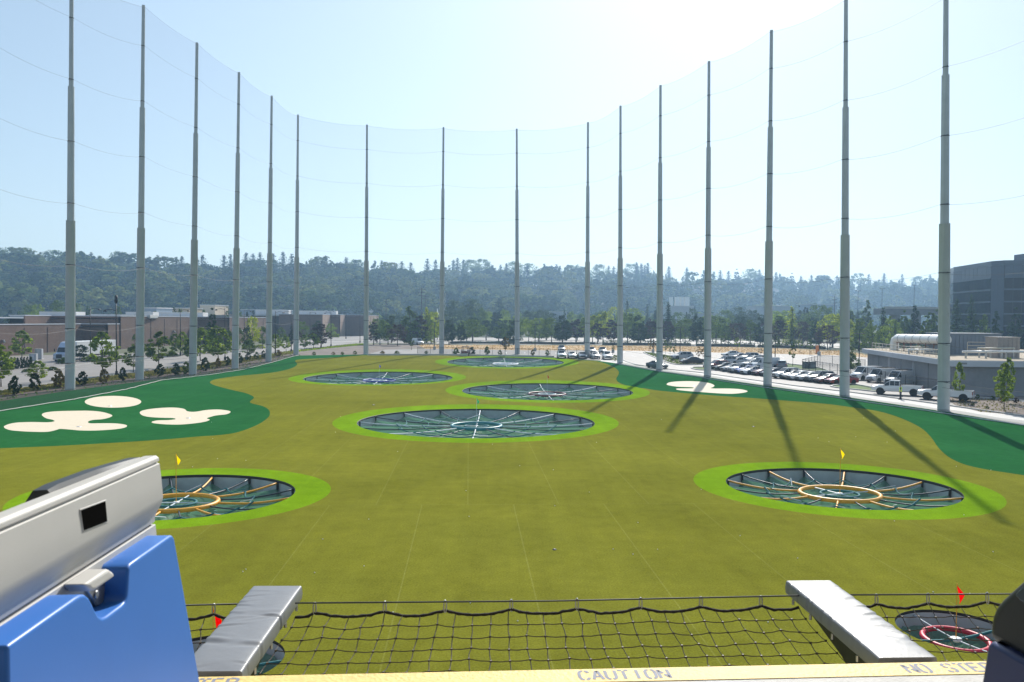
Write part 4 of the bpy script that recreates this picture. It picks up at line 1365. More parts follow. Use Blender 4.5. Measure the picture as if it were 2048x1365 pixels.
# all prototypes are one unit tall times 10 m
for s in range(3):
    proto_tree('round', 'broadleaf_tree', crown(100 + s, 'round', 2.2, 10, 4.1, 60, 34, .52), M['leaf_mid'], trunk_mb(7.0, .22, s))
    proto_tree('oval', 'broadleaf_tree', crown(110 + s, 'oval', 1.8, 10, 2.7, 60, 30, .46), M['leaf_fresh'], trunk_mb(7.5, .17, s + 9))
    proto_tree('cone', 'conical_tree', crown(120 + s, 'cone', 1.3, 10, 3.3, 90, 30, .48, .8), M['leaf_dark'], trunk_mb(6.5, .2, s + 19))
    proto_tree('fir', 'conifer_tree', fir(130 + s, .8, 10, 2.6, 30, .75), M['leaf_grey'], trunk_mb(9.5, .2, s + 29, 0))
    proto_tree('young', 'young_tree', crown(140 + s, 'oval', 2.2, 10, 2.9, 52, 30, .60, .9), M['leaf_mid'], trunk_mb(7.6, .13, s + 39, 7, .02, .2))
    proto_tree('thin', 'sapling', crown(150 + s, 'oval', 3.4, 10, 1.6, 24, 22, .55, .95), M['leaf_fresh'], trunk_mb(8.5, .10, s + 49, 5, .03, .1))
    proto_tree('cedar', 'conifer_tree', crown(160 + s, 'cone', .4, 10, 2.6, 110, 30, .50, .75), M['leaf_dark'], trunk_mb(8, .2, s + 59, 0))
    proto_tree('shrub', 'shrub', crown(170 + s, 'oval', .2, 10, 3.6, 40, 26, 1.15, .9), M['leaf_dark'], trunk_mb(5, .25, s + 69, 6, 0, .25, .1), 'foliage')
    proto_tree('column', 'clipped_shrub', crown(180 + s, 'column', .0, 10, 2.4, 70, 22, 1.0, .9), M['leaf_dark'], trunk_mb(5, .3, s + 79, 0), 'foliage')
    proto_tree('mound', 'round_shrub', crown(190 + s, 'bush', .0, 10, 8.0, 60, 26, 1.9, .8), M['leaf_mid'], trunk_mb(4, .5, s + 89, 5, 0, .5, .1), 'foliage')
LOOK = {'mid': 'green', 'dark': 'dark-green', 'bright': 'yellow-green', 'fresh': 'light-green', 'plum': 'purple', 'autumn': 'ochre', 'grey': 'grey-green'}
KNAME = {'round': 'broad tree', 'oval': 'upright tree', 'cone': 'conical tree', 'fir': 'spiky fir', 'young': 'young tree', 'thin': 'thin sapling', 'cedar': 'dense conifer', 'shrub': 'small shrub', 'column': 'clipped column shrub', 'mound': 'low rounded shrub'}
rT = random.Random(11)
def plant(kind, u, v, vt, w=None, leaf='mid', place='', dist=None, group=None, label=None):
    """a tree whose foot is seen at (u, v), top at row vt and width w in the photo"""
    p = G(u, v) if dist is None else Gy(u, v, dist)
    if dist is not None: p.z = zf(p.y)
    h = Gy(u, vt, p.y).z - p.z
    lst = PROTO[kind]
    e = rT.choice(lst)
    t = copy_tree(e[0]) if e[1] else e[0]
    e[1] = True
    t.location = (p.x, p.y, p.z)
    s = h / 10
    rad = {'round': 4.3, 'oval': 2.9, 'cone': 3.4, 'fir': 2.5, 'young': 2.8, 'thin': 1.7, 'cedar': 2.7, 'shrub': 3.6, 'column': 2.4, 'mound': 8}[kind]
    sw = s if w is None else (w / FPX * p.y) / (2 * rad)
    sw = min(max(sw, s * .5), s * 2.2)
    t.scale = (sw, sw, s)
    t.rotation_euler = (0, 0, rT.uniform(0, 6.28))
    for ch in t.children:
        if ch.name.split('.')[0] in ('crown', 'foliage'):
            for sl_ in ch.material_slots:
                sl_.link = 'OBJECT'
                sl_.material = M['leaf_' + leaf]
    cat = 'shrub' if kind in ('shrub', 'column', 'mound') else 'tree'
    tag(t, label or f'{LOOK[leaf]} {KNAME[kind]} {place} {rel(u)}'.replace('  ', ' '), cat, group or (cat + 's ' + (place or 'round the range')))
    return t
ST = 'by the street'
for a in [('young', 205, 753, 664, 46, 'mid'), ('young', 318, 737, 664, 42, 'mid'), ('young', 267, 745, 692, 30, 'mid'), ('young', 401, 722, 655, 34, 'mid'), ('young', 436, 728, 652, 42, 'mid'), ('young', 76, 768, 722, 30, 'mid'),
          ('young', 498, 716, 680, 22, 'mid'), ('young', 550, 706, 668, 20, 'mid'), ('young', 572, 704, 672, 18, 'mid'), ('young', 609, 700, 670, 16, 'mid'), ('young', 627, 697, 667, 20, 'fresh'), ('oval', 642, 696, 648, 38, 'plum'), ('oval', 636, 690, 642, 24, 'grey'),
          ('young', 2, 774, 690, 40, 'mid'), ('young', 384, 730, 668, 26, 'mid')]:
    plant(*a[:4], a[4] * 1.25, 'fresh' if a[5] == 'mid' and a[1] % 3 else a[5], place=ST)
for i, a in enumerate([('shrub', 70, 781, 745, 22), ('shrub', 118, 776, 738, 24), ('shrub', 165, 771, 743, 22), ('shrub', 208, 768, 738, 20), ('shrub', 245, 762, 735, 17), ('shrub', 320, 752, 728, 20), ('shrub', 352, 750, 727, 18), ('shrub', 372, 748, 723, 16), ('shrub', 410, 742, 715, 20), ('shrub', 436, 735, 716, 13), ('shrub', 455, 732, 713, 12),
          ('shrub', 479, 727, 706, 13), ('shrub', 496, 722, 704, 12), ('shrub', 513, 719, 704, 11), ('shrub', 527, 717, 701, 10), ('shrub', 557, 713, 700, 13), ('shrub', 29, 790, 752, 22)]):
    plant(*a, leaf=('dark', 'mid', 'dark', 'autumn', 'dark', 'dark')[i % 6] if i not in (1,) else 'autumn', place='on the mulch strip')
for i in range(9): plant('column', 9 + i * 6.6, 741 - i * .8, 718 - i * .6, 8, 'dark', place='', group='clipped column shrubs by the warehouse')
YD = 'before the warehouse'
for a in [('young', 44, 721, 661, 40, 'fresh'), ('cedar', 424, 706, 617, 36, 'dark'), ('round', 505, 701, 636, 30, 'bright'), ('oval', 495, 703, 650, 24, 'dark'), ('young', 365, 712, 664, 24, 'fresh'), ('young', 350, 711, 668, 26, 'mid'), ('young', 455, 703, 660, 26, 'mid'), ('oval', 478, 700, 655, 20, 'mid'),
          ('oval', 525, 698, 652, 24, 'mid'), ('oval', 562, 690, 655, 22, 'mid'), ('round', 604, 684, 644, 30, 'mid'), ('round', 662, 676, 648, 22, 'fresh'), ('cedar', 583, 690, 650, 16, 'dark'), ('young', 160, 722, 690, 36, 'dark'), ('oval', 270, 712, 668, 16, 'mid'), ('autumn' and 'oval', 598, 686, 662, 14, 'plum')]:
    plant(*a, place=YD)
for a in [('mound', 10, 735, 722, 26, 'mid'), ('mound', 130, 727, 716, 30, 'mid'), ('mound', 180, 723, 713, 34, 'fresh'), ('mound', 240, 718, 711, 24, 'mid'), ('mound', 345, 713, 706, 36, 'fresh'), ('mound', 378, 710, 701, 24, 'fresh'), ('mound', 440, 704, 697, 28, 'mid'), ('mound', 495, 700, 692, 36, 'bright'), ('mound', 520, 697, 690, 24, 'bright'), ('mound', 668, 675, 666, 22, 'bright'), ('mound', 55, 745, 738, 20, 'mid'), ('mound', 105, 741, 734, 20, 'mid')]:
    plant(*a, place='by the far kerb')
# rows behind the range
BK = 'behind the range'
rows = [('round', 760, 690, 640, 30, 'mid'), ('oval', 747, 690, 645, 24, 'plum'), ('oval', 776, 690, 650, 26, 'mid'), ('round', 795, 692, 650, 30, 'plum'), ('cedar', 820, 688, 612, 46, 'mid'), ('oval', 840, 688, 632, 30, 'plum'), ('fir', 853, 686, 614, 30, 'bright'), ('round', 868, 686, 626, 34, 'bright'), ('oval', 862, 688, 640, 24, 'fresh'), ('oval', 783, 686, 632, 26, 'grey'),
        ('cone', 898, 689, 637, 30, 'dark'), ('cone', 922, 687, 640, 22, 'dark'), ('round', 945, 686, 641, 44, 'mid'), ('cone', 1027, 690, 640, 30, 'dark'), ('oval', 1012, 688, 650, 20, 'mid'), ('round', 1078, 687, 647, 36, 'mid'), ('round', 1103, 687, 637, 34, 'mid'), ('cone', 1125, 688, 628, 38, 'dark'), ('oval', 1152, 686, 640, 34, 'plum'), ('oval', 1185, 686, 630, 26, 'bright'), ('oval', 1168, 686, 634, 26, 'fresh'),
        ('oval', 1206, 686, 622, 28, 'bright'), ('oval', 1222, 688, 640, 30, 'plum'), ('oval', 1195, 688, 646, 24, 'plum'), ('round', 1255, 687, 628, 34, 'mid'), ('cone', 1277, 689, 628, 38, 'dark'), ('oval', 1302, 688, 642, 30, 'plum'), ('fir', 1336, 686, 604, 26, 'dark'), ('oval', 1335, 688, 642, 30, 'plum'), ('round', 1370, 689, 640, 30, 'mid'), ('cone', 1393, 690, 628, 32, 'dark'), ('round', 1432, 690, 634, 36, 'mid'),
        ('oval', 1350, 688, 650, 26, 'mid'), ('round', 1474, 692, 648, 34, 'plum'), ('oval', 1450, 692, 650, 22, 'mid'), ('cone', 1520, 692, 631, 30, 'dark'), ('oval', 1500, 692, 640, 26, 'mid'), ('oval', 1558, 692, 640, 30, 'plum'), ('fir', 1583, 692, 612, 36, 'bright'), ('oval', 1556, 688, 630, 34, 'fresh'), ('round', 1605, 693, 645, 28, 'plum'), ('cone', 1632, 695, 640, 30, 'dark'), ('round', 1665, 696, 630, 50, 'bright'), ('round', 1655, 700, 652, 34, 'plum'), ('oval', 1615, 690, 636, 22, 'mid'),
        ('round', 1415, 688, 640, 34, 'mid'), ('oval', 1240, 686, 630, 26, 'mid'), ('oval', 1320, 686, 634, 26, 'mid'), ('oval', 1540, 690, 640, 20, 'mid')]
for a in rows: plant(a[0], a[1], a[2], a[3], a[4] * 1.35, a[5], place=BK)
for k in range(46):
    u = 748 + k * 20.4 + rT.uniform(-6, 6)
    d = rT.uniform(300, 350)
    plant(rT.choice(['round', 'oval', 'round', 'cone']), u, 670, rT.uniform(634, 650), rT.uniform(28, 44), rT.choice(['mid', 'dark', 'dark', 'fresh', 'plum', 'mid']), dist=d, place='in second row behind range')
back = [('round', 905, 660, 604, 50, 'grey', 420), ('round', 942, 660, 600, 52, 'grey', 430), ('cedar', 999, 660, 588, 30, 'grey', 560), ('round', 975, 662, 625, 40, 'fresh', 420), ('cedar', 993, 662, 618, 50, 'dark', 400), ('round', 1060, 662, 622, 44, 'grey', 420), ('round', 1085, 662, 622, 46, 'grey', 420), ('round', 1040, 662, 626, 34, 'fresh', 400), ('cedar', 1128, 662, 620, 20, 'grey', 440), ('oval', 1142, 662, 622, 24, 'fresh', 420),
        ('fir', 1254, 660, 600, 26, 'dark', 430), ('round', 1230, 660, 616, 40, 'bright', 420), ('round', 1268, 660, 618, 46, 'fresh', 420), ('fir', 1294, 660, 608, 22, 'grey', 430), ('cedar', 1312, 660, 612, 24, 'grey', 430), ('round', 1356, 662, 626, 36, 'mid', 420), ('cedar', 1372, 662, 624, 18, 'dark', 430), ('round', 1384, 662, 618, 26, 'grey', 440), ('round', 1450, 660, 622, 46, 'mid', 420), ('round', 1478, 662, 616, 44, 'grey', 430), ('round', 1505, 662, 622, 40, 'grey', 430),
        ('round', 1410, 662, 634, 30, 'fresh', 400), ('oval', 1345, 662, 636, 22, 'mid', 400), ('round', 1560, 662, 624, 44, 'fresh', 420), ('cedar', 1597, 662, 612, 28, 'grey', 420), ('cedar', 1612, 662, 606, 26, 'dark', 420), ('round', 1636, 664, 612, 60, 'mid', 400), ('round', 1652, 664, 616, 50, 'mid', 410), ('round', 1690, 668, 618, 40, 'mid', 400), ('cedar', 1700, 668, 612, 34, 'mid', 330), ('cedar', 1733, 668, 600, 40, 'mid', 330), ('cedar', 1718, 690, 628, 40, 'fresh', 240), ('fir', 1765, 690, 614, 42, 'dark', 260),
        ('cedar', 1738, 692, 640, 34, 'fresh', 230), ('oval', 1690, 690, 632, 40, 'bright', 280), ('cedar', 1828, 690, 611, 48, 'dark', 250), ('fir', 1790, 690, 640, 36, 'mid', 230), ('cedar', 1862, 690, 614, 40, 'mid', 240), ('cedar', 1850, 690, 632, 36, 'mid', 220), ('fir', 1912, 690, 596, 44, 'dark', 225), ('fir', 1942, 690, 588, 46, 'dark', 225), ('oval', 1968, 690, 630, 28, 'mid', 215), ('cedar', 1780, 690, 632, 34, 'fresh', 260), ('fir', 1890, 690, 606, 36, 'grey', 240), ('cedar', 1808, 690, 622, 36, 'mid', 250), ('cedar', 1768, 690, 624, 40, 'mid', 270), ('cedar', 1798, 690, 630, 40, 'dark', 290), ('round', 1782, 690, 640, 40, 'fresh', 240), ('round', 1815, 690, 640, 36, 'mid', 250), ('cedar', 1872, 690, 620, 36, 'mid', 230), ('round', 1745, 692, 652, 36, 'mid', 220), ('cedar', 1990, 690, 622, 40, 'dark', 225), ('cedar', 2030, 690, 616, 44, 'dark', 225),
        ('round', 60, 650, 612, 40, 'mid', 360), ('round', 75, 650, 610, 30, 'fresh', 350), ('cedar', 20, 650, 612, 18, 'grey', 360), ('cedar', 37, 650, 616, 16, 'dark', 360), ('round', 120, 650, 602, 46, 'mid', 340), ('round', 150, 650, 606, 30, 'mid', 350), ('cedar', 175, 650, 612, 26, 'mid', 350), ('oval', 237, 650, 612, 18, 'mid', 330), ('oval', 310, 650, 622, 12, 'bright', 300), ('oval', 333, 640, 616, 12, 'mid', 320), ('oval', 348, 640, 615, 12, 'dark', 320), ('oval', 361, 640, 616, 16, 'mid', 320),
        ('cedar', 454, 640, 614, 16, 'mid', 360), ('cedar', 494, 640, 616, 12, 'dark', 360), ('cedar', 506, 640, 613, 12, 'dark', 360), ('oval', 478, 640, 618, 14, 'mid', 360), ('oval', 408, 640, 620, 20, 'mid', 380), ('oval', 630, 640, 617, 14, 'fresh', 560), ('round', 800, 660, 632, 40, 'grey', 420), ('oval', 770, 660, 630, 26, 'grey', 430), ('oval', 830, 660, 622, 22, 'grey', 430), ('round', 1010, 660, 620, 24, 'fresh', 420), ('round', 960, 658, 616, 30, 'mid', 420), ('round', 1165, 660, 628, 34, 'mid', 430), ('round', 1200, 660, 626, 40, 'mid', 430)]
for a in back: plant(*a[:6], dist=a[6], place='in far tree belt')
# filler belt along the valley floor
for k in range(64):
    u = 742 + k * 15.6 + rT.uniform(-5, 5)
    d = rT.uniform(440, 560)
    plant(rT.choice(['round', 'round', 'oval', 'cedar']), u, 660, rT.uniform(622, 634), rT.uniform(24, 42), rT.choice(['grey', 'mid', 'dark', 'fresh']), dist=d, place='in far tree belt')
# small planting round the back lot and the car park
for i, a in enumerate([('thin', 1012, 713, 673, 16, 'autumn'), ('thin', 823, 700, 676, 14, 'mid'), ('thin', 1474, 706, 674, 14, 'fresh'), ('thin', 1521, 712, 697, 16, 'autumn'), ('thin', 1397, 722, 694, 14, 'autumn'), ('thin', 1406, 722, 696, 12, 'autumn'), ('thin', 1585, 733, 686, 16, 'mid'), ('young', 1701, 748, 706, 30, 'mid'), ('young', 1700, 735, 692, 20, 'mid'), ('thin', 1620, 710, 678, 14, 'mid'), ('thin', 1600, 706, 678, 12, 'mid'), ('thin', 1555, 702, 672, 14, 'mid'),
          ('thin', 1300, 706, 682, 9, 'autumn'), ('thin', 1307, 706, 680, 9, 'autumn'), ('thin', 1331, 711, 680, 10, 'mid'), ('thin', 1340, 713, 684, 10, 'mid'), ('thin', 1349, 715, 688, 9, 'mid'), ('thin', 1226, 708, 690, 8, 'mid'), ('young', 1918, 803, 724, 18, 'fresh'), ('young', 2008, 822, 726, 36, 'fresh'), ('young', 2016, 806, 716, 22, 'fresh')]):
    plant(*a, place='beside the car park' if a[1] > 1190 else 'by the back lot')
for i, a in enumerate([('shrub', 912, 711, 696, 14, 'mid'), ('shrub', 944, 711, 694, 14, 'dark'), ('shrub', 974, 711, 693, 12, 'mid'), ('shrub', 1000, 711, 700, 9, 'mid'), ('shrub', 1066, 714, 699, 10, 'autumn'), ('shrub', 1094, 714, 700, 10, 'mid'), ('shrub', 794, 710, 702, 12, 'mid'), ('shrub', 765, 709, 702, 10, 'autumn'), ('shrub', 853, 709, 702, 9, 'mid'), ('shrub', 628, 711, 704, 8, 'mid'), ('shrub', 667, 710, 704, 8, 'autumn'), ('shrub', 685, 710, 704, 8, 'mid'), ('shrub', 710, 709, 702, 9, 'mid'), ('shrub', 1230, 722, 710, 12, 'fresh'), ('shrub', 1152, 717, 707, 10, 'mid'), ('shrub', 1008, 693, 676, 12, 'plum'),
                      ('shrub', 2002, 806, 795, 12, 'autumn'), ('shrub', 2032, 806, 796, 12, 'plum'), ('shrub', 1985, 800, 792, 10, 'mid'), ('shrub', 1955, 798, 789, 9, 'mid'), ('shrub', 1925, 806, 799, 8, 'autumn'), ('shrub', 1975, 818, 812, 8, 'mid'), ('shrub', 1945, 812, 806, 8, 'mid'), ('shrub', 1376, 728, 722, 8, 'mid'), ('shrub', 1325, 716, 710, 8, 'mid'), ('shrub', 1345, 722, 716, 8, 'mid')]):
    plant(*a, place='along the back edge' if a[1] < 1290 else 'in the planting bed')
# ridge trees that stand out against the sky
for i, (u, vt, kd) in enumerate([(183, 504, 'fir'), (112, 501, 'round'), (160, 507, 'round'), (240, 505, 'round'), (14, 492, 'round'), (48, 497, 'round'), (197, 513, 'fir'), (258, 513, 'fir'), (316, 510, 'fir'), (335, 513, 'fir'), (353, 513, 'fir'), (364, 512, 'fir'), (394, 510, 'fir'), (405, 509, 'fir'), (448, 506, 'fir'), (461, 508, 'fir'), (492, 497, 'fir'), (506, 500, 'fir'), (520, 504, 'fir'), (546, 506, 'fir'), (566, 501, 'fir'), (583, 507, 'fir'),
                             (635, 514, 'fir'), (692, 514, 'fir'), (713, 521, 'round'), (748, 521, 'cedar'), (763, 515, 'fir'), (791, 511, 'fir'), (803, 513, 'fir'), (821, 509, 'fir'), (854, 510, 'fir'), (870, 518, 'fir'), (906, 501, 'fir'), (914, 506, 'fir'), (926, 509, 'fir'), (941, 521, 'round'), (963, 519, 'round'), (974, 518, 'fir'), (984, 529, 'fir'), (1000, 529, 'fir'), (1012, 526, 'fir'), (1027, 518, 'round'), (1055, 519, 'round'), (1086, 510, 'cedar'), (1102, 518, 'fir'), (1112, 513, 'fir'), (1118, 512, 'fir'), (1129, 513, 'fir'), (1147, 521, 'round'), (1166, 526, 'round'),
                             (1198, 530, 'round'), (1216, 519, 'fir'), (1226, 524, 'fir'), (1236, 523, 'fir'), (1260, 526, 'round'), (1272, 517, 'fir'), (1281, 519, 'fir'), (1288, 517, 'fir'), (1294, 519, 'fir'), (1336, 520, 'fir'), (1372, 523, 'fir'), (1405, 519, 'cedar'), (1426, 527, 'fir'), (1439, 534, 'fir'), (1455, 527, 'fir'), (1472, 523, 'cedar'), (1500, 525, 'round'), (1510, 525, 'cedar'), (1517, 533, 'fir'), (1550, 541, 'fir'), (1558, 547, 'fir'), (1582, 534, 'cedar'), (1600, 529, 'fir'), (1621, 527, 'fir'), (1634, 537, 'fir'), (1646, 534, 'fir'), (1672, 540, 'fir'), (1645, 533, 'round'), (1715, 538, 'round'), (1735, 543, 'fir'), (1766, 538, 'fir'), (1802, 541, 'fir'), (1837, 532, 'round'), (1858, 536, 'fir')]):
    d, b, top = ridge_at(u)
    y = d * (1.0 + .05 * ((i * 7) % 5) / 5)
    x = (u - 1024) / FPX * y
    z = hill_z(x, y) - 1
    hh = Gy(u, vt, y).z - z
    hh = min(max(hh, 9), 34)
    e = PROTO[kd][i % 3]
    t = copy_tree(e[0])
    t.location = (x, y, z)
    wd = {'fir': 1.5, 'cedar': 1.1, 'round': 1.05}[kd]
    t.scale = (hh / 10 * wd, hh / 10 * wd, hh / 10)
    t.rotation_euler = (0, 0, i * 1.7)
    for ch in t.children:
        if ch.name.split('.')[0] == 'crown':
            for s in ch.material_slots:
                s.link = 'OBJECT'
                s.material = M['leaf_dark'] if kd != 'round' else M['leaf_mid']
    tag(t, f"{('tall pointed fir', 'dense dark conifer', 'rounded tree')[('fir', 'cedar', 'round').index(kd)]} on the hill skyline {rel(u)}", 'tree', 'trees on the hill skyline')
# hedges, real leaf masses
def hedge(pts, h, w, label, leaf='dark'):
    rng = np.random.default_rng(int(abs(pts[0][0]) * 10))
    o = Vector((*pts[0][:2], zf(pts[0][1])))
    P, Nn = [], []
    for i in range(len(pts) - 1):
        a, b = np.array(pts[i][:2]), np.array(pts[i + 1][:2])
        L_ = np.linalg.norm(b - a)
        n = int(L_ * h * 16)
        t = rng.uniform(0, 1, n)[:, None]
        q = a + (b - a) * t
        d = (b - a) / L_
        nn = np.array([-d[1], d[0]])
        f = rng.uniform(-1, 1, n)
        zz = h * rng.uniform(.05, 1, n) ** .7 * (1 + .08 * np.sin(q[:, 0] * 1.3))
        q = q + nn * (f * w / 2)[:, None]
        P.append(np.stack([q[:, 0] - o.x, q[:, 1] - o.y, zz], axis=1))
        Nn.append(np.stack([nn[0] * f, nn[1] * f, .3 + (zz / h) ** 3], axis=1))
    V, Q = cards(rng, np.concatenate(P), np.concatenate(Nn), .42)
    t = thing('hedge', label, 'hedge', o)
    np_mesh('foliage', V, Q, M['leaf_' + leaf], t)
    m = MB()
    m.tube([Vector((p[0], p[1], zf(p[1]) + .3)) - o for p in pts], w * .25, 6)
    m.build('stem', M['trunk'], t)
hedge([G(u, v) for u, v in ((1205, 690.5), (1300, 691), (1382, 692))], 1.7, 2.5, 'long dark clipped hedge behind the dry grass, left part')
hedge([G(u, v) for u, v in ((1392, 693), (1510, 694.5))], 1.7, 2.5, 'dark clipped hedge behind the dry grass, middle part')
hedge([G(u, v) for u, v in ((1516, 695), (1600, 697), (1650, 699))], 1.8, 2.5, 'dark clipped hedge behind the dry grass, right part')
hedge([G(u, v) for u, v in ((900, 687.5), (1000, 688), (1190, 689.5))], .8, 2.0, 'low dark hedge behind the dry grass under the tree row')

# rough grass on the mulch strip and the verges
rg2 = np.random.default_rng(8)
def tufts(poly, n, size, name, leaf, label):
    P = np.array(poly)
    lo, hi = P.min(axis=0), P.max(axis=0)
    q = rg2.uniform(lo, hi, (n * 6, 2))
    q = q[inside(poly, q)][:n]
    z = np.array([zf(y) for y in q[:, 1]])
    V, Q = cards(rg2, np.stack([q[:, 0], q[:, 1], z + size * .3], axis=1), np.tile([0, -.8, .6], (len(q), 1)), size)
    o = np_mesh(name, V, Q, M['leaf_' + leaf])
    tag(o, label, 'grass', kind='stuff')
mid_strip = [tuple((Vector((*a, 0)).lerp(Vector((*b, 0)), .9))[:2]) for a, b in zip(TL, [st_near[1], st_near[2], st_near[4], st_near[7], st_near[8], st_near[9], st_near[10], st_near[11]])]
low_strip = [tuple((Vector((*a, 0)).lerp(Vector((*b, 0)), .45))[:2]) for a, b in zip(TL, [st_near[1], st_near[2], st_near[4], st_near[7], st_near[8], st_near[9], st_near[10], st_near[11]])]
tufts(mid_strip + low_strip[::-1], 6500, .40, 'rough_grass', 'sedge', 'rough dry green grass between the mulch and the street kerb')
tufts(P_strip[2:-4], 900, .30, 'ground_cover', 'mid', 'sparse low ground cover on the mulch strip')
tufts(P_verge, 1800, .4, 'verge_grass', 'fresh', 'bright grass verge beside the street')
tufts(P_dry, 5000, .35, 'dry_grass', 'straw', 'dry straw coloured grass on the field behind the range')
tufts(P_bed, 500, .20, 'bed_weeds', 'sedge', 'weeds and stones in the planting bed at right')
tufts(P_is1, 700, .35, 'island_grass', 'mid', 'low planting on the car park island')

# ------------------------------------------------------------------ street lamps, far masts, wires
M['lampblack'] = mat('black lamp post', (.018, .017, .018), .45)
def street_lamp(u, v, vt, arm, label, camera=False, group='black street lamps'):
    p = G(u, v)
    h = Gy(u, vt, p.y).z - p.z
    t = thing('street_lamp', label, 'street lamp', p, 0, group)
    MB().cyl((0, 0, -.1), (0, 0, .75), .24, .2, 10).build('base', M['lampblack'], t)
    MB().tube([(0, 0, .75), (0, 0, h)], [.1, .07], 8).build('lamp_post', M['lampblack'], t, smooth=True)
    for s in ([arm] if arm else [-1, 1]):
        za = h - (1.2 if camera else .35)
        MB().tube([(0, 0, za), (s * .8, 0, za + .15), (s * 1.7, 0, za + .05)], [.05, .05, .04], 6).build('arm', M['lampblack'], t)
        m = MB().lathe([(0, .12), (.10, .1), (.22, -.02), (.30, -.16), (0, -.17)], 12, (s * 1.75, 0, za - .05))
        m.build('lamp_shade', M['lampblack'], t, smooth=True)
    if camera:
        MB().lathe([(0, -1.1), (.16, -1.05), (.24, -.7), (.24, .0), (.14, .05), (.14, .2), (0, .22)], 12, (0, 0, h + 1.0)).build('top_lantern', M['lampblack'], t, smooth=True)
street_lamp(233, 752, 606, -1, 'tall black lamp post with a top lantern right of the first left pole', True)
for u, v, vt, arm in ((181, 724, 615, 1), (361, 712, 618, 1), (450, 721, 616, -1), (488.5, 697, 620, 1), (551, 712, 622, 1), (582.5, 705, 622, -1), (662, 694, 624, -1), (720, 686, 624, -1), (754, 686, 620, 1), (692, 678, 625, 0), (660, 673, 622, 0), (620, 690, 624, 1)):
    street_lamp(u, v, vt, arm, f'thin black street lamp {rel(u)}')
def lot_lamp(u, v, vt, label, dist=None):
    p = G(u, v)
    if dist: p = Gy(u, v, dist); p.z = zf(dist)
    h = Gy(u, vt, p.y).z - p.z
    t = thing('lot_lamp', label, 'lamp post', p, 0, 'lamp posts of the car parks')
    MB().cyl((0, 0, -.1), (0, 0, .9), .38, .38, 10).build('base', M['concrete'], t)
    MB().tube([(0, 0, .9), (0, 0, h)], [.10, .075], 8).build('lamp_post', M['lampblack'], t, smooth=True)
    for s in (-1, 1): MB().box((s * .6, 0, h), (1.0, .4, .12)).build('lamp_head', M['lampblack'], t)
    return t
for u, v, vt in ((869, 700, 645), (1070, 703, 650), (1360, 713, 656), (1550, 728, 668), (1638, 711, 660), (1306, 706, 668), (1226, 706, 660), (1718, 735, 668), (1660, 700, 652)):
    lot_lamp(u, v, vt, f'dark car park lamp post {rel(u)}')
for u, vt, d in ((1715, 582, 330), (1763, 578, 330), (1827, 571, 330), (955, 624, 420), (1080, 624, 420), (1204, 626, 420), (1460, 628, 420), (1668, 590, 480), (890, 636, 400)):
    lot_lamp(u, 660, vt, f'tall far lamp mast above the trees {rel(u)}', d)
def utility_pole(u, vt, d, label, wires=True):
    x = (u - 1024) / FPX * d
    z = zf(d)
    h = Gy(u, vt, d).z - z
    t = thing('utility_pole', label, 'utility pole', (x, d, z), R(20), 'far utility poles')
    MB().cyl((0, 0, -.2), (0, 0, h), .35, .2, 8).build('pole_shaft', M['trunk'], t)
    for k in range(3):
        MB().box((0, 0, h - .8 - k * 1.6), (4.2 - k * .4, .25, .25)).build('crossarm', M['trunk'], t)
        m = MB()
        for s in (-1.8, -.9, .9, 1.8): m.cyl((s, 0, h - .68 - k * 1.6), (s, 0, h - .3 - k * 1.6), .09, .06, 6)
        m.build('insulator', M['steel'], t)
    return Vector((x, d, z + h))
ups = [utility_pole(843, 576, 430, 'tall wooden utility pole left of the second back pole'), utility_pole(772, 600, 520, 'thin far utility pole right of the first back pole'), utility_pole(1668, 592, 520, 'utility pole just left of the second right pole'), utility_pole(850, 590, 520, 'second utility pole beside the tall one left of the second back pole')]
for k in range(4):
    a = Gy(874, 622 - k * 5 + 10, 520)
    b = Gy(892, 585 + k * 12, 430)
    m = MB().tube([p - a for p in catenary(a, b, 4 + k * .3, 12)], .10, 4)
    o = m.build('power_line', M['white'], None, a)
    tag(o, f"{('topmost', 'second', 'third', 'lowest')[k]} sagging power line just left of the second back pole", 'cable', 'power lines')

# ------------------------------------------------------------------ fences by the car park
def mesh_fence(pts, h, label, m=None):
    t = thing('mesh_fence', label, 'fence', (*pts[0][:2], zf(pts[0][1])))
    o = Vector((*pts[0][:2], zf(pts[0][1])))
    P = [Vector((*p[:2], zf(p[1]))) - o for p in pts]
    b = MB()
    for i in range(len(P) - 1):
        b.add([P[i] + Vector((0, 0, .05)), P[i + 1] + Vector((0, 0, .05)), P[i + 1] + Vector((0, 0, h)), P[i] + Vector((0, 0, h))], [(0, 1, 2, 3)])
        MB().tube([P[i] + Vector((0, 0, h)), P[i + 1] + Vector((0, 0, h))], .03, 5).build('top_rail', M['dark'], t)
        n = max(1, round((P[i + 1] - P[i]).length / 2.6))
        for k in range(n + (i == len(P) - 2)):
            p = P[i].lerp(P[i + 1], k / n)
            MB().cyl(p, p + Vector((0, 0, h + .1)), .04, .04, 6).build('fence_post', M['dark'], t)
    b.build('wire_mesh', M['fencenet'], t)
M['fencenet'] = net_mat('chain link', (.06, .06, .06), .28)
mesh_fence([G(u, v) for u, v in ((1605, 741), (1690, 756), (1735, 762), (1790, 777), (1880, 792))], 2.0, 'dark chain link fence behind the white pickups and before the vans')
mesh_fence([G(u, v) for u, v in ((1605, 741), (1640, 731), (1690, 735), (1730, 742))], 2.0, 'dark chain link fence enclosing a pen beside the parked cars')
mesh_fence([G(u, v) for u, v in ((835, 710.5), (886, 710), (960, 712), (1035, 713), (1100, 714.5), (1190, 719))], 1.8, 'thin wire fence along the back edge of the range')
p = G(1618, 736)
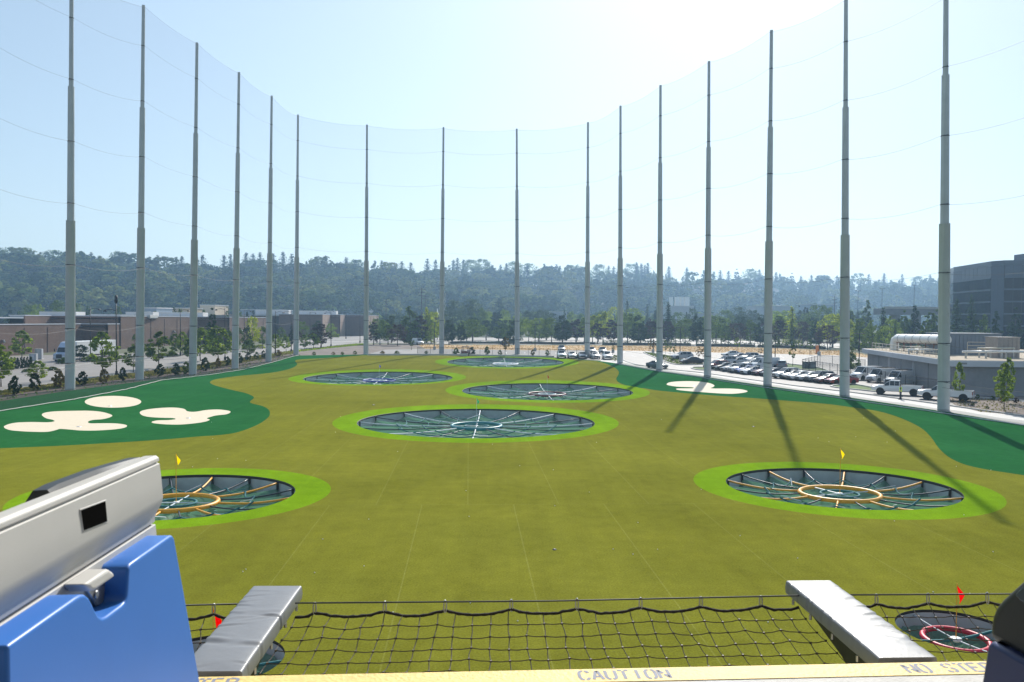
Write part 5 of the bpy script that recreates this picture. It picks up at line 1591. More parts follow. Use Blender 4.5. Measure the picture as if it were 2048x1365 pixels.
t = thing('utility_box', 'grey box inside the fenced pen beside the parked cars', 'box', p)
MB().box((0, 0, .6), (2.2, 1.4, 1.2)).build('casing', M['concwall'], t, bevel=.04)
MB().box((0, 0, 1.24), (2.4, 1.6, .08)).build('lid', M['steel'], t)
p = G(1635, 708)
t = thing('orange_barrel', 'orange wrapped post base on the back of the car park', 'barrel', p)
M['orange'] = mat('orange plastic', (.70, .22, .03), .5)
MB().lathe([(.0, 0), (.5, 0), (.45, 2.0), (.3, 2.2), (0, 2.2)], 12).build('body', M['orange'], t, smooth=True, auto=40)
MB().lathe([(.62, 0), (.62, .15), (.5, .16)], 12).build('foot_ring', M['black'], t)

# ------------------------------------------------------------------ vehicles
def paint(name, c, rough=.28): return mat(name + ' car paint', c, rough, spec=.5, coat=.6)
PAINT = {'white': paint('white', (.72, .72, .72)), 'silver': paint('silver', (.42, .43, .45)), 'grey': paint('grey', (.16, .165, .175)), 'black': paint('black', (.012, .012, .014)),
         'blue': paint('blue', (.03, .10, .42)), 'navy': paint('navy', (.02, .035, .10)), 'maroon': paint('maroon', (.14, .015, .02)), 'red': paint('red', (.35, .02, .02)), 'tan': paint('tan', (.32, .28, .23)), 'teal': paint('dark teal', (.03, .06, .075))}
SHAPES = {
    'sedan': dict(st=[(-2.36, .40, .66, .74, .76, .70, .60), (-2.25, .28, .82, .84, .88, .98, .68), (-1.62, .24, .90, .88, .91, 1.05, .70), (-.72, .22, .92, .88, .92, 1.42, .57), (.25, .22, .91, .88, .92, 1.43, .57), (1.12, .22, .88, .88, .91, .99, .70), (1.85, .24, .76, .87, .88, .86, .64), (2.24, .28, .66, .82, .82, .73, .56), (2.38, .38, .58, .72, .72, .61, .46)], roof=(3, 4), cowl=5, deck=2, wb=(-1.4, 1.45), r=.33),
    'suv': dict(st=[(-2.36, .45, .85, .82, .84, .90, .70), (-2.28, .32, .98, .90, .93, 1.12, .74), (-2.15, .28, 1.02, .92, .94, 1.22, .74), (-1.75, .26, 1.03, .92, .95, 1.68, .62), (.15, .26, 1.01, .92, .95, 1.72, .62), (1.05, .26, .98, .92, .94, 1.08, .74), (1.90, .28, .90, .91, .91, .98, .68), (2.26, .34, .80, .86, .86, .86, .60), (2.38, .44, .68, .78, .78, .72, .52)], roof=(3, 4), cowl=5, deck=2, wb=(-1.38, 1.42), r=.37),
    'van': dict(st=[(-2.75, .45, 1.0, .92, .95, 1.1, .80), (-2.70, .35, 1.15, .97, 1.0, 2.0, .80), (-2.62, .32, 1.18, .98, 1.0, 2.12, .80), (-2.5, .30, 1.18, .98, 1.0, 2.16, .80), (1.15, .30, 1.15, .98, 1.0, 2.16, .78), (1.95, .30, 1.10, .96, .99, 1.22, .80), (2.45, .32, .98, .92, .95, 1.08, .72), (2.70, .36, .84, .88, .88, .92, .66), (2.80, .46, .7, .8, .8, .74, .58)], roof=(3, 4), cowl=5, deck=1, wb=(-1.7, 1.9), r=.37),
    'pickup': dict(st=[(-.62, .55, 1.08, .90, .96, 1.15, .80), (-.58, .52, 1.12, .93, .97, 1.22, .80), (-.50, .50, 1.14, .95, .98, 1.30, .80), (-.35, .50, 1.14, .95, .98, 1.84, .66), (.75, .50, 1.13, .95, .98, 1.87, .66), (1.55, .50, 1.12, .95, .98, 1.24, .80), (2.45, .52, 1.06, .95, .97, 1.16, .78), (2.82, .56, 1.0, .93, .93, 1.08, .74), (2.92, .62, .9, .86, .86, .96, .66)], roof=(3, 4), cowl=5, deck=2, wb=(-2.0, 1.85), r=.42),
}
def make_car(kind, pm):
    S = SHAPES[kind]
    st = S['st']
    t = thing({'sedan': 'parked_car', 'suv': 'parked_car', 'van': 'delivery_van', 'pickup': 'pickup_truck'}[kind], 'x', 'car')
    m = MB()
    rings = []
    for x, zl, zb, wl, wb, zt, wt in st:
        zm = zl + (zb - zl) * .5
        rings.append([(x, -wl, zl), (x, -wb, zm), (x, -wb * .975, zb), (x, -wt, zt), (x, wt, zt), (x, wb * .975, zb), (x, wb, zm), (x, wl, zl)])
    n = 8
    vs = [p for r in rings for p in r]
    fs = [(i * n + k, i * n + (k + 1) % n, (i + 1) * n + (k + 1) % n, (i + 1) * n + k) for i in range(len(rings) - 1) for k in range(n)]
    fs += [tuple(range(n - 1, -1, -1)), tuple((len(rings) - 1) * n + k for k in range(n))]
    fs = [f[::-1] for f in fs]
    m.add(vs, fs)
    body = m.build('body', pm, t, smooth=True, auto=32)
    def pane(a, b, c, d, ins=(.08, .08), name='side_window'):
        a, b, c, d = map(Vector, (a, b, c, d))
        def bl(s, q): return (a * (1 - s) + b * s) * (1 - q) + (d * (1 - s) + c * s) * q
        i, j = ins
        q = [bl(i, j), bl(1 - i, j), bl(1 - i, 1 - j), bl(i, 1 - j)]
        nn = (q[1] - q[0]).cross(q[3] - q[0])
        if nn.length < 1e-6: nn = (q[2] - q[1]).cross(q[0] - q[1])
        nn.normalize()
        cen = (q[0] + q[2]) / 2
        if nn.dot(cen - Vector((cen.x * .7, 0, .7))) < 0: nn = -nn
        MB().add([p + nn * .012 for p in q] + [p - nn * .02 for p in q], [(0, 1, 2, 3), (0, 4, 5, 1), (1, 5, 6, 2), (2, 6, 7, 3), (3, 7, 4, 0)]).build(name, M['glass'], t)
    r0, r1 = S['roof']
    cw, dk = S['cowl'], S['deck']
    pane(rings[r1][3], rings[r1][4], rings[cw][4], rings[cw][3], (.05, .08), 'windscreen')
    if kind != 'van': pane(rings[r0][3], rings[r0][4], rings[dk][4], rings[dk][3], (.06, .1), 'rear_window')
    else: 
        MB().box((-2.735, -.4, 1.6), (.06, .6, .5)).build('rear_window', M['glass'], t)
        MB().box((-2.735, .4, 1.6), (.06, .6, .5)).build('rear_window', M['glass'], t)
    for s in ((2, 3), (5, 4)):
        lo, hi = s
        pane(rings[r1][lo], rings[cw][lo], rings[cw][hi], rings[r1][hi], (.06, .12))
        if kind == 'van':
            pass
        else:
            a, b = Vector(rings[r0][lo]), Vector(rings[r1][lo])
            c, d = Vector(rings[r1][hi]), Vector(rings[r0][hi])
            pane(a.lerp(b, .5), b, c, d.lerp(c, .5), (.04, .12))
            pane(a, a.lerp(b, .5), d.lerp(c, .5), d, (.04, .12))
            if kind == 'sedan': pane(rings[dk][lo], rings[r0][lo], rings[r0][hi], rings[dk][hi], (.2, .15))
    xf, xr = st[-1][0], st[0][0]
    zf_, wf = st[-2][2], st[-2][4]
    for s in (-1, 1):
        MB().box((xf - .12, s * wf * .78, zf_ - .02), (.22, .36, .15)).build('headlight', M['lamp'], t, bevel=.02)
        if kind != 'pickup': MB().box((xr + .10, s * st[1][4] * .82, st[1][2] + .02), (.16, .26, .18 if kind != 'van' else .4)).build('tail_light', M['tail'], t, bevel=.02)
        MB().box((st[cw][0] - .15, s * (st[cw][4] + .10), st[cw][2] + .12), (.16, .22, .15)).build('mirror', pm, t, bevel=.03)
    MB().box((xf - .02, 0, zf_ - .08), (.08, wf * 1.05, .18 if kind != 'pickup' else .34)).build('grille', M['dark'], t)
    MB().box((xf - .06, 0, st[-1][1] + .08), (.14, wf * 1.6, .14)).build('bumper', M['dark'] if kind != 'pickup' else M['steel'], t, bevel=.03)
    if kind == 'pickup':
        bd = MB()
        for s in (-1, 1): bd.box((-1.78, s * .93, .95), (2.28, .08, .62))
        bd.box((-2.90, 0, .95), (.08, 1.94, .62))
        bd.box((-1.75, 0, .68), (2.25, 1.8, .08))
        for s in (-1, 1): bd.box((-1.78, s * .955, .62), (2.28, .06, .22))
        bd.build('truck_bed', pm, t, bevel=.02)
        MB().box((-1.77, 0, .74), (2.2, 1.74, .04)).build('bed_liner', M['dark'], t)
        MB().box((-3.02, 0, .58), (.18, 1.9, .2)).build('rear_bumper', M['steel'], t, bevel=.03)
        for s in (-1, 1): MB().box((-2.94, s * .9, 1.0), (.06, .15, .4)).build('tail_light', M['tail'], t)
        MB().box((-.7, 0, .52), (4.6, 1.2, .18)).build('chassis', M['dark'], t)
    for x in S['wb']:
        for s in (-1, 1):
            a = MB().cyl((x, s * (st[3][4] - .16), S['r'] + .03), (x, s * (st[3][4] + (.010 if kind == 'pickup' else .004)), S['r'] + .03), S['r'] * 1.16, None, 16)
            a.build('wheel_arch', M['black'], t)
    wheels(t, S['wb'], st[3][4] - .10, S['r'], .23)
    return t
CARP = {}
CNAME = {'sedan': 'sedan', 'suv': 'sport utility car', 'van': 'van', 'pickup': 'pickup truck'}
def car(kind, col, p, ang, label, group, sc_=1.0, cat=None):
    if kind not in CARP:
        CARP[kind] = make_car(kind, PAINT[col])
        t = CARP[kind]
    else:
        t = copy_tree(CARP[kind])
        for ch in t.children:
            if ch.name.split('.')[0] in ('body', 'mirror', 'truck_bed'):
                for s in ch.material_slots:
                    s.link = 'OBJECT'
                    s.material = PAINT[col]
    t.location = (p.x, p.y, zf(p.y))
    t.rotation_euler = (0, 0, ang)
    t.scale = (sc_,) * 3
    return tag(t, label, cat or {'van': 'van', 'pickup': 'pickup truck'}.get(kind, 'car'), group)
def D(a): return Vector((math.cos(a), math.sin(a), 0))
A = R(193)
rowA = [(1423, 744, 'sedan', 'black'), (1438, 746.5, 'sedan', 'grey'), (1453, 749, 'suv', 'silver'), (1467, 750.5, 'sedan', 'blue'), (1478, 752.5, 'sedan', 'white'), (1502, 754.5, 'sedan', 'maroon'), (1519, 756.5, 'sedan', 'navy'), (1541, 760, 'suv', 'white'), (1557, 761.5, 'sedan', 'grey'), (1571, 763.5, 'sedan', 'white'), (1590, 765.5, 'sedan', 'silver'), (1608, 767.5, 'suv', 'grey'), (1627, 770, 'sedan', 'maroon'), (1650, 772, 'sedan', 'red')]
for i, (u, v, k, c) in enumerate(rowA):
    p = G(u + 7, v - 3) - D(A) * 2.2
    q = rowA[i + 1][3] if i + 1 < len(rowA) else None
    b = rowA[i - 1][3] if i else None
    near = f'between the {b} and {q} cars' if b and q else ('at the far end' if not b else 'at the near end')
    car(k, c, p, A + R((i * 37 % 5) - 2), f'{c} {CNAME[k]} parked in the front row {near}', 'cars parked in the front row')
for u, v, k, c, a, lab in [(1503, 735, 'sedan', 'white', 200, 'white sedan in the second row behind the blue sedan'), (1476, 729, 'sedan', 'silver', 200, 'silver sedan in the second row, only its roof showing'), (1452, 729, 'suv', 'silver', 200, 'silver sport utility car at the far end of the second row'), (1529, 738, 'van', 'white', 195, 'white van in the second row just left of the third right pole'), (1564, 739, 'suv', 'grey', 70, 'dark grey sport utility car seen from behind, right of the third right pole'),
                           (1464, 714, 'sedan', 'white', 182, 'white sedan seen side on, alone at the back of the car park'), (1479, 720, 'sedan', 'navy', 200, 'navy sedan at the left end of the third row'), (1498, 721, 'suv', 'silver', 200, 'silver sport utility car in the third row beside the navy sedan'), (1509, 725, 'sedan', 'white', 200, 'white sedan in the third row'), (1524, 727, 'suv', 'tan', 200, 'tan sport utility car in the third row behind the third right pole'),
                           (1364, 719, 'suv', 'silver', 190, 'silver sport utility car parked behind the black sedan on the island side'), (1384, 728, 'sedan', 'black', 185, 'long black sedan parked beside the planted island'), (1433, 739, 'suv', 'red', 196, 'dark red sport utility car at the far end behind the front row'),
                           (1314, 737, 'sedan', 'teal', -62, 'dark teal sedan driving on the lot road beside the fifth right pole'),
                           (1123, 704, 'suv', 'grey', -92, 'grey sport utility car in the back lot behind the white one'), (1123, 716.5, 'suv', 'white', -90, 'white sport utility car at the left end of the back lot row'), (1144, 716.5, 'sedan', 'white', -90, 'white sedan second from left in the back lot row'), (1164.5, 717, 'sedan', 'silver', -90, 'silver sedan half behind the fourth back pole'), (1183, 708, 'suv', 'silver', -90, 'silver sport utility car behind the row, right of the fourth back pole'), (1190, 717.5, 'sedan', 'white', -88, 'white sedan in the back lot right of the fourth back pole'), (1205, 708, 'suv', 'teal', -95, 'dark teal sport utility car at the rear right of the back lot'), (1214, 719, 'suv', 'white', -90, 'white sport utility car at the right end of the back lot row'),
                           (835, 690, 'van', 'white', -60, 'white van half hidden under trees left of the second back pole')]:
    car(k, c, G(u, v), R(a), lab, 'cars in the car park')
for u, v, a, lab in ((1733, 760, 206, 'white van farthest left of the three at the concrete building'), (1765, 765, 206, 'white van with roof rack in the middle of the three at the concrete building'), (1803, 771, 206, 'white van with roof rack nearest of the three at the concrete building')):
    t = car('van', 'white', G(u, v), R(a), lab, 'white vans by the concrete building')
    if u > 1740:
        for q in range(4): MB().box((-1.9 + q * .9, 0, 2.26), (.06, 1.6, .06)).build('rack_bar', M['dark'], t)
        for s in (-.5, .5): MB().box((-.7, s, 2.30), (2.6, .07, .08)).build('ladder', M['trunk'], t)
for (fu, fv), (ru, rv), lab in (((1760.5, 789.5), (1824, 792.5), 'white pickup truck parked left of the first right pole, worker beside it'), ((1857, 800), (1920, 803.5), 'white pickup truck half hidden by the first right pole')):
    f, r_ = G(fu, fv), G(ru, rv)
    d = (f - r_).normalized()
    nrm = Vector((d.y, -d.x, 0))
    if nrm.y < 0: nrm = -nrm
    car('pickup', 'white', (f + r_) / 2 + nrm * .85, math.atan2(d.y, d.x), lab, 'white pickups by the pavement')
# red skid steer on the back lot
p = G(931, 712)
t = thing('skid_loader', 'small dark red skid loader parked behind the back edge of the range', 'loader', p, R(-100))
MB().box((0, 0, .75), (2.3, 1.3, .7)).build('body', PAINT['maroon'], t, bevel=.06)
m = MB()
for sx in (-.75, .45):
    for sy in (-.6, .6): m.box((sx, sy, 1.6), (.09, .09, 1.1))
m.box((-.15, 0, 2.15), (1.4, 1.35, .1))
m.build('cab_frame', M['dark'], t)
for s in (-1, 1): MB().tube([(-1.0, s * .78, 1.3), (.6, s * .78, 1.25), (1.3, s * .78, .5)], .09, 6).build('lift_arm', PAINT['maroon'], t)
MB().box((1.55, 0, .3), (.5, 1.7, .55)).build('bucket', M['steel'], t, bevel=.03)
wheels(t, (-.65, .65), .78, .4, .3)

# ------------------------------------------------------------------ worker in a yellow vest
M['skin'] = mat('skin', (.45, .27, .19), .6)
M['trousers'] = mat('dark trousers', (.03, .033, .045), .85)
M['vest'] = mat('yellow safety vest', (.70, .95, .07), .7)
def person(p, rz, label):
    t = thing('person', label, 'person', p, rz)
    J = {'pelvis': (0, 0, .96, .155, .11), 'waist': (0, 0, 1.12, .15, .105), 'chest': (0, .01, 1.34, .175, .12), 'neck0': (0, 0, 1.50, .075, .07), 'neck': (0, .01, 1.57, .058, .058), 'head0': (0, .03, 1.66, .080, .095), 'head1': (0, .03, 1.76, .075, .09)}
    E = [('pelvis', 'waist'), ('waist', 'chest'), ('chest', 'neck0'), ('neck0', 'neck'), ('neck', 'head0'), ('head0', 'head1')]
    for s, n in ((-1, 'l'), (1, 'r')):
        J.update({n + 'sh': (s * .19, 0, 1.44, .07, .07), n + 'el': (s * .25, -.03, 1.15, .048, .048), n + 'wr': (s * .25, .07, .91, .034, .03), n + 'palm': (s * .25, .10, .83, .04, .022),
                  n + 'hip': (s * .10, 0, .88, .105, .11), n + 'kn': (s * .12, .02 * s, .50, .068, .068), n + 'an': (s * .14, .01 - .05 * s, .10, .045, .045), n + 'toe': (s * .16, .16 - .05 * s, .04, .045, .035)})
        E += [('neck0', n + 'sh'), (n + 'sh', n + 'el'), (n + 'el', n + 'wr'), (n + 'wr', n + 'palm'), ('pelvis', n + 'hip'), (n + 'hip', n + 'kn'), (n + 'kn', n + 'an'), (n + 'an', n + 'toe')]
        for q in range(4):
            x = s * .25 + (q - 1.5) * .004
            y = .10 + (q - 1.5) * .021
            L_ = (.065, .08, .085, .07)[3 - q]
            J[f'{n}f{q}a'] = (x, y, .80, .010, .010)
            J[f'{n}f{q}b'] = (x - s * .012, y + .008, .80 - L_, .008, .008)
            E += [(n + 'palm', f'{n}f{q}a'), (f'{n}f{q}a', f'{n}f{q}b')]
        J[n + 'th'] = (s * .22, .14, .81, .010, .010)
        E.append((n + 'palm', n + 'th'))
    keys = list(J)
    me = bpy.data.meshes.new('body')
    me.from_pydata([J[k][:3] for k in keys], [(keys.index(a), keys.index(b)) for a, b in E], [])
    o = bpy.data.objects.new('body', me)
    COL.objects.link(o)
    o.parent = t
    sk = o.modifiers.new('skin', 'SKIN')
    sk.use_smooth_shade = True
    for k, d in zip(keys, me.skin_vertices[0].data):
        d.radius = J[k][3:5]
        d.use_root = k == 'pelvis'
    su = o.modifiers.new('subdiv', 'SUBSURF')
    su.levels = su.render_levels = 1
    me.materials.append(M['skin'])
    # clothing
    sy = .72
    MB().lathe([(.19, .92), (.215, .95), (.205, 1.12), (.222, 1.34), (.20, 1.46), (.085, 1.535)], 20, sy=sy).build('vest', M['vest'], t, smooth=True)
    MB().lathe([(.2225, 1.17), (.226, 1.175), (.226, 1.22), (.2225, 1.225)], 20, sy=sy).build('reflective_band', M['white'], t)
    for s in (-1, 1):
        MB().tube([(s * .09, 0, .98), (s * .10, 0, .86), (s * .12, .02 * s, .50), (s * .14, .0 - .05 * s, .12)], [.125, .122, .088, .078], 10).build('trouser_leg', M['trousers'], t, smooth=True)
        MB().tube([(s * .17, 0, 1.45), (s * .215, -.01, 1.34), (s * .25, -.03, 1.18)], [.085, .075, .064], 10).build('sleeve', M['trousers'], t, smooth=True)
        MB().box((s * .155, .05 - .05 * s, .05), (.105, .29, .10)).build('boot', M['black'], t, bevel=.03)
        MB().lathe([(0, -.02), (.018, 0), (0, .03)], 8, (s * .085, .03, 1.70)).build('ear', M['skin'], t)
    for s in (-1, 1): MB().lathe([(0, -.008), (.010, 0), (0, .008)], 8, (s * .032, .118, 1.715)).build('eye', M['dark'], t)
    MB().box((0, .128, 1.685), (.025, .03, .04)).build('nose', M['skin'], t, bevel=.008)
    MB().box((0, .118, 1.645), (.045, .012, .01)).build('mouth', mat('lips', (.3, .12, .1), .6), t)
    MB().lathe([(.098, 1.70), (.108, 1.74), (.092, 1.80), (.05, 1.845), (0, 1.853)], 16, (0, .02, 0)).build('cap', M['trousers'], t, smooth=True)
    MB().lathe([(0, -.005), (.08, -.005), (.08, .005), (0, .006)], 12, (0, .13, 1.755)).build('cap_brim', M['trousers'], t)
    return t
person(G(1801, 799.5), R(60), 'person in a yellow safety vest and dark trousers walking beside the white pickup')

# ------------------------------------------------------------------ small things lying on the turf
M['ball'] = mat('golf ball', (.80, .80, .76), .35)
bm0 = MB().lathe([(0, -.0213)] + [(.0213 * math.cos(a), .0213 * math.sin(a)) for a in [R(-60), R(-30), 0, R(30), R(60)]] + [(0, .0213)], 10).build('golf_ball', M['ball'], smooth=True)
rb = random.Random(21)
first = True
for k in range(60):
    u, v = rb.uniform(380, 1990), 830 + 420 * rb.random() ** 1.4
    p = G(u, v)
    if any(((p.x - h[0]) / (h[2] + .3)) ** 2 + ((p.y - h[1]) / (h[3] + .3)) ** 2 < 1 for h, r in TG.values()): continue
    o = bm0 if first else bm0.copy()
    if not first: COL.objects.link(o)
    first = False
    o.location = (p.x, p.y, zf(p.y) + .022)
    tag(o, 'single white golf ball lying on the olive turf', 'golf ball', 'golf balls on the turf')
for k, (u, v, s) in enumerate(((1109, 1100, .7), (1507, 854, 1.2), (747, 810.5, 1.5))):
    p = G(u, v)
    t = thing('drain_cover', ('small dark drain cover with pale centre in the near turf', 'small dark drain cover right of the largest target pit', 'small dark drain cover above left of the largest target pit')[k], 'drain cover', (p.x, p.y, zf(p.y)), 0, 'dark covers in the turf')
    MB().lathe([(0, .035), (.07 * s, .035), (.12 * s, .02), (.13 * s, .0)], 14).build('cover', M['black'], t, smooth=True)
    MB().lathe([(0, .055), (.03 * s, .05), (.035 * s, .034)], 10).build('button', M['white'], t, smooth=True)
for k, (u, v) in enumerate(((219.5, 812.5), (157.5, 854), (376, 836.5), (1388, 772.5))):
    p = G(u, v)
    t = thing('bunker_drain', 'small grey drain in the sand coloured turf ' + ('of the round patch', 'of the lowest left patch', 'of the right-hand patch', 'beside the fourth right pole')[k], 'drain', (p.x, p.y, zf(p.y)), 0, 'drains in the sand patches')
    MB().lathe([(0, .02), (.18, .02), (.2, .0)], 12).build('grate', M['steel'], t)

# ------------------------------------------------------------------ the tee deck at the bottom of the picture
ZB = 7.6
E0, E1 = Gz(515, 1352, ZB), Gz(1990, 1322, ZB)
ed = (E1 - E0).normalized()
ei = Vector((ed.y, -ed.x, 0))               # inwards, towards the camera
if ei.y > 0: ei = -ei
def bay(s, q, z=ZB):                        # s along the edge from E0, q outwards
    p = E0 + ed * s - ei * q
    return Vector((p.x, p.y, z))
M['deckpaint'] = mat('painted concrete', (.55, .53, .50), .75, noise=.1, nscale=6, bump=.25, bscale=60)
M['yellow'] = mat('yellow line paint', (.80, .57, .19), .6, noise=.10, nscale=14, bump=.3, bscale=50)
M['stencil'] = mat('grey stencil paint', (.22, .235, .30), .7, noise=.15, nscale=20)
rzE = math.atan2(ed.y, ed.x)
deck = thing('tee_deck', 'concrete tee deck with a yellow painted edge at the bottom of the picture', 'deck', bay(1.6, 0))
deck.rotation_euler = (0, 0, rzE)
dm = MB().box((0, -4.1, -.19), (34, 8.2, .38)).build('slab', M['deckpaint'], deck, bevel=.006)
MB().box((0, -.075, .0012), (34, .135, .004)).build('edge_stripe', M['yellow'], deck)
MB().box((0, .012, -.10), (34, .02, .16)).build('edge_plate', M['yellow'], deck, bevel=.004)
MB().box((0, -4.1, 4.35), (34, 8.4, .35)).build('unseen_canopy', M['white'], deck)  # unseen bay roof, added to cut sky light; white to bounce some back
MB().box((0, -8.2, 2.0), (34, .3, 4.4)).build('unseen_back_wall', M['concwall'], deck)  # also unseen, added to block the sky behind the camera
for q in range(-2, 3): MB().box((q * 6.6 + 3.0, -5.2, 2.09), (.4, .4, 4.17)).build('column', M['concwall'], deck)
tb = MB().box((0, -4.6, -4.05), (34, 7.0, 7.3)).build('lower_storey_wall', M['concwall'], deck)
# stencil lettering: strokes with gaps, on a 4 x 7 grid
GL = {'N': [[(0, 0), (0, 7)], [(.35, 6.2), (1.75, 3.9)], [(2.2, 3.1), (3.6, .8)], [(4, 0), (4, 7)]],
      'O': [[(1.7, 7), (.8, 6.9), (.1, 5.8), (0, 3.5), (.1, 1.2), (.8, .1), (1.7, 0)], [(2.5, 0), (3.3, .1), (3.9, 1.2), (4, 3.5), (3.9, 5.8), (3.3, 6.9), (2.5, 7)]],
      'S': [[(3.9, 5.6), (3.4, 6.7), (2.4, 7)], [(1.6, 7), (.5, 6.6), (.1, 5.5), (.5, 4.3), (1.6, 3.8)], [(2.3, 3.4), (3.5, 2.8), (3.9, 1.6), (3.4, .4), (2.4, 0)], [(1.6, 0), (.6, .3), (.1, 1.4)]],
      'T': [[(-.2, 7), (1.5, 7)], [(2.5, 7), (4.2, 7)], [(2, 6.4), (2, 0)]],
      'E': [[(0, 7), (0, 0)], [(.7, 7), (3.6, 7)], [(.7, 3.6), (2.9, 3.6)], [(.7, 0), (3.7, 0)]],
      'P': [[(0, 7), (0, 0)], [(.7, 7), (2.6, 6.9), (3.7, 6.2), (3.8, 5.2), (3.5, 4.2), (2.6, 3.6), (.7, 3.5)]],
      'C': [[(3.9, 5.5), (3.3, 6.8), (2.5, 7)], [(1.7, 7), (.7, 6.7), (.1, 5.4), (0, 3.5), (.1, 1.6), (.7, .3), (1.7, 0)], [(2.5, 0), (3.3, .2), (3.9, 1.5)]],
      'A': [[(0, 0), (1.75, 7)], [(2.25, 7), (4, 0)], [(1.2, 2.3), (2.9, 2.3)]],
      'U': [[(0, 7), (0, 1.6), (.6, .3), (1.6, 0)], [(2.4, 0), (3.4, .3), (4, 1.6), (4, 7)]],
      'I': [[(2, 7), (2, 0)]]}
def stencil(text, x0, x1, y0, hgt, word):
    n = len(text)
    adv = (x1 - x0) / (n - .25)
    cell = adv * .72
    for i, ch in enumerate(text):
        if ch == ' ': continue
        m = MB()
        w = hgt * .085
        ox = x0 + i * adv
        for stt in GL[ch]:
            P = [Vector((ox + x / 4 * cell, y0 + y / 7 * hgt, 0)) for x, y in stt]
            L_, Rr = [], []
            for k, p in enumerate(P):
                t_ = (P[min(k + 1, len(P) - 1)] - P[max(k - 1, 0)]).normalized()
                nn = Vector((-t_.y, t_.x, 0)) * w
                L_.append(p + nn); Rr.append(p - nn)
            k = len(P)
            m.add([(q.x, q.y, .0042) for q in L_ + Rr] , [(j, k + j, k + j + 1, j + 1) for j in range(k - 1)])
            m.f[-(k - 1):] = [f for f in m.f[-(k - 1):]]
        o = m.build('letter', M['stencil'], deck)
inv = Matrix.Rotation(-rzE, 3, 'Z')
def sloc(u, v):
    p = inv @ (Gz(u, v, ZB) - Vector(deck.location))
    return p.x, p.y
xa, xb = sloc(1160, 1357)[0], sloc(1342, 1356)[0]
stencil('CAUTION', xa, xb, -.118, .088, 0)
xa = sloc(1812, 1340)[0]
xb = sloc(1990, 1338)[0]
stencil('NO STEP', xa, xb, -.118, .088, 0)
xb = sloc(478, 1362)[0]
stencil('NO STEP', xb - .42, xb, -.118, .088, 0)

# padded arms that hold the catch net
M['vinyl'] = mat('grey vinyl', (.19, .195, .21), .42, spec=.6, noise=.06, nscale=5, bump=.10, bscale=16)
def padded_arm(tip, base, w, label, seed):
    """tip, base: middle of the top face at both ends"""
    t = thing('padded_arm', label, 'padded arm', base, 0, 'padded arms of the catch net')
    d = tip - base
    L_ = d.length
    d.normalize()
    sd = Vector((d.y, -d.x, 0))
    rnd = random.Random(seed)
    cre = [(rnd.uniform(.05, .95), rnd.uniform(-1.2, 1.2), rnd.uniform(.010, .026), rnd.uniform(.2, 1), rnd.choice((-.5, .5)) * rnd.uniform(.5, 1), rnd.uniform(.18, .4)) for _ in range(24)]
    th, NX, prof = .075, 120, []
    n = 22
    for k in range(n + 1):
        x = -w / 2 + w * k / n
        prof.append((x, 0.0))
    r = .011
    prof = [(-w / 2, -th), (-w / 2 - .004, -th * .6), (-w / 2, -r)] + [(-w / 2 + r * (1 - math.cos(a)), -r + r * math.sin(a)) for a in (R(30), R(60))] + [(-w / 2 + r + (w - 2 * r) * k / n, 0) for k in range(n + 1)] + [(w / 2 - r * (1 - math.cos(a)), -r + r * math.sin(a)) for a in (R(60), R(30))] + [(w / 2, -r), (w / 2 + .004, -th * .6), (w / 2, -th)]
    m = MB()
    np_ = len(prof)
    vs = []
    for i in range(NX + 1):
        f = i / NX
        for x, z in prof:
            q = x / w
            dz = 0
            for c0_, sl_, wd, am, cq, cw in cre:
                e = (f + sl_ * .10 * q - c0_) * L_
                fade = math.exp(-((q - cq) / cw) ** 2)
                dz -= .0045 * am * math.exp(-(e / wd) ** 2) * fade
                dz += .003 * am * math.exp(-((e - wd * 1.8) / wd) ** 2) * fade
            puff = .006 * (1 - (2 * q) ** 4) * min(1, f * 12, (1 - f) * 12)
            edge = 1 if z > -.03 else .3
            sq = dz * .8 if abs(q) > .45 else 0
            p = d * (f * L_) + sd * (x + (sq if x > 0 else -sq)) + Vector((0, 0, z + (dz + puff) * edge))
            vs.append(p)
    m.add(vs, [(i * np_ + k, (i + 1) * np_ + k, (i + 1) * np_ + k + 1, i * np_ + k + 1) for i in range(NX) for k in range(np_ - 1)] + [tuple(range(np_)), tuple(NX * np_ + k for k in range(np_ - 1, -1, -1))] + [(i * np_, i * np_ + np_ - 1, (i + 1) * np_ + np_ - 1, (i + 1) * np_) for i in range(NX)])
    m.build('pad', M['vinyl'], t, smooth=True, auto=50)
    # dark steel arm underneath, deeper towards the deck
    a = MB()
    vs = []
    for f, h in ((0.0, .42), (.5, .16), (.97, .05)):
        for x in (-.05, .05):
            for z in (-th - .004, -th - h): vs.append(d * (f * L_) + sd * x + Vector((0, 0, z)))
    a.add(vs, [(0, 1, 3, 2), (8, 10, 11, 9)] + [f for j in (0, 4) for f in ((j, j + 4, j + 5, j + 1), (j + 2, j + 3, j + 7, j + 6), (j, j + 2, j + 6, j + 4), (j + 1, j + 5, j + 7, j + 3))])
    a.build('steel_arm', M['dark'], t)
    for f in (.2, .45, .7, .92):
        for s in (-1, 1):
            p = d * (f * L_) + sd * (s * (w / 2 - .01)) + Vector((0, 0, -th - .01))
            MB().cyl(p, p - Vector((0, 0, .03)), .008, .008, 6).build('lace_knob', M['steel'], t)
zp = ZB + .012
tipR, baseR = (Gz(1574, 1160.5, zp) + Gz(1661, 1162.5, zp)) / 2, (Gz(1769, 1331, zp) + Gz(1897, 1327, zp)) / 2
tipL, baseL = (Gz(506, 1174, zp) + Gz(603, 1170.5, zp)) / 2, (Gz(350, 1352, zp) + Gz(476, 1350, zp)) / 2
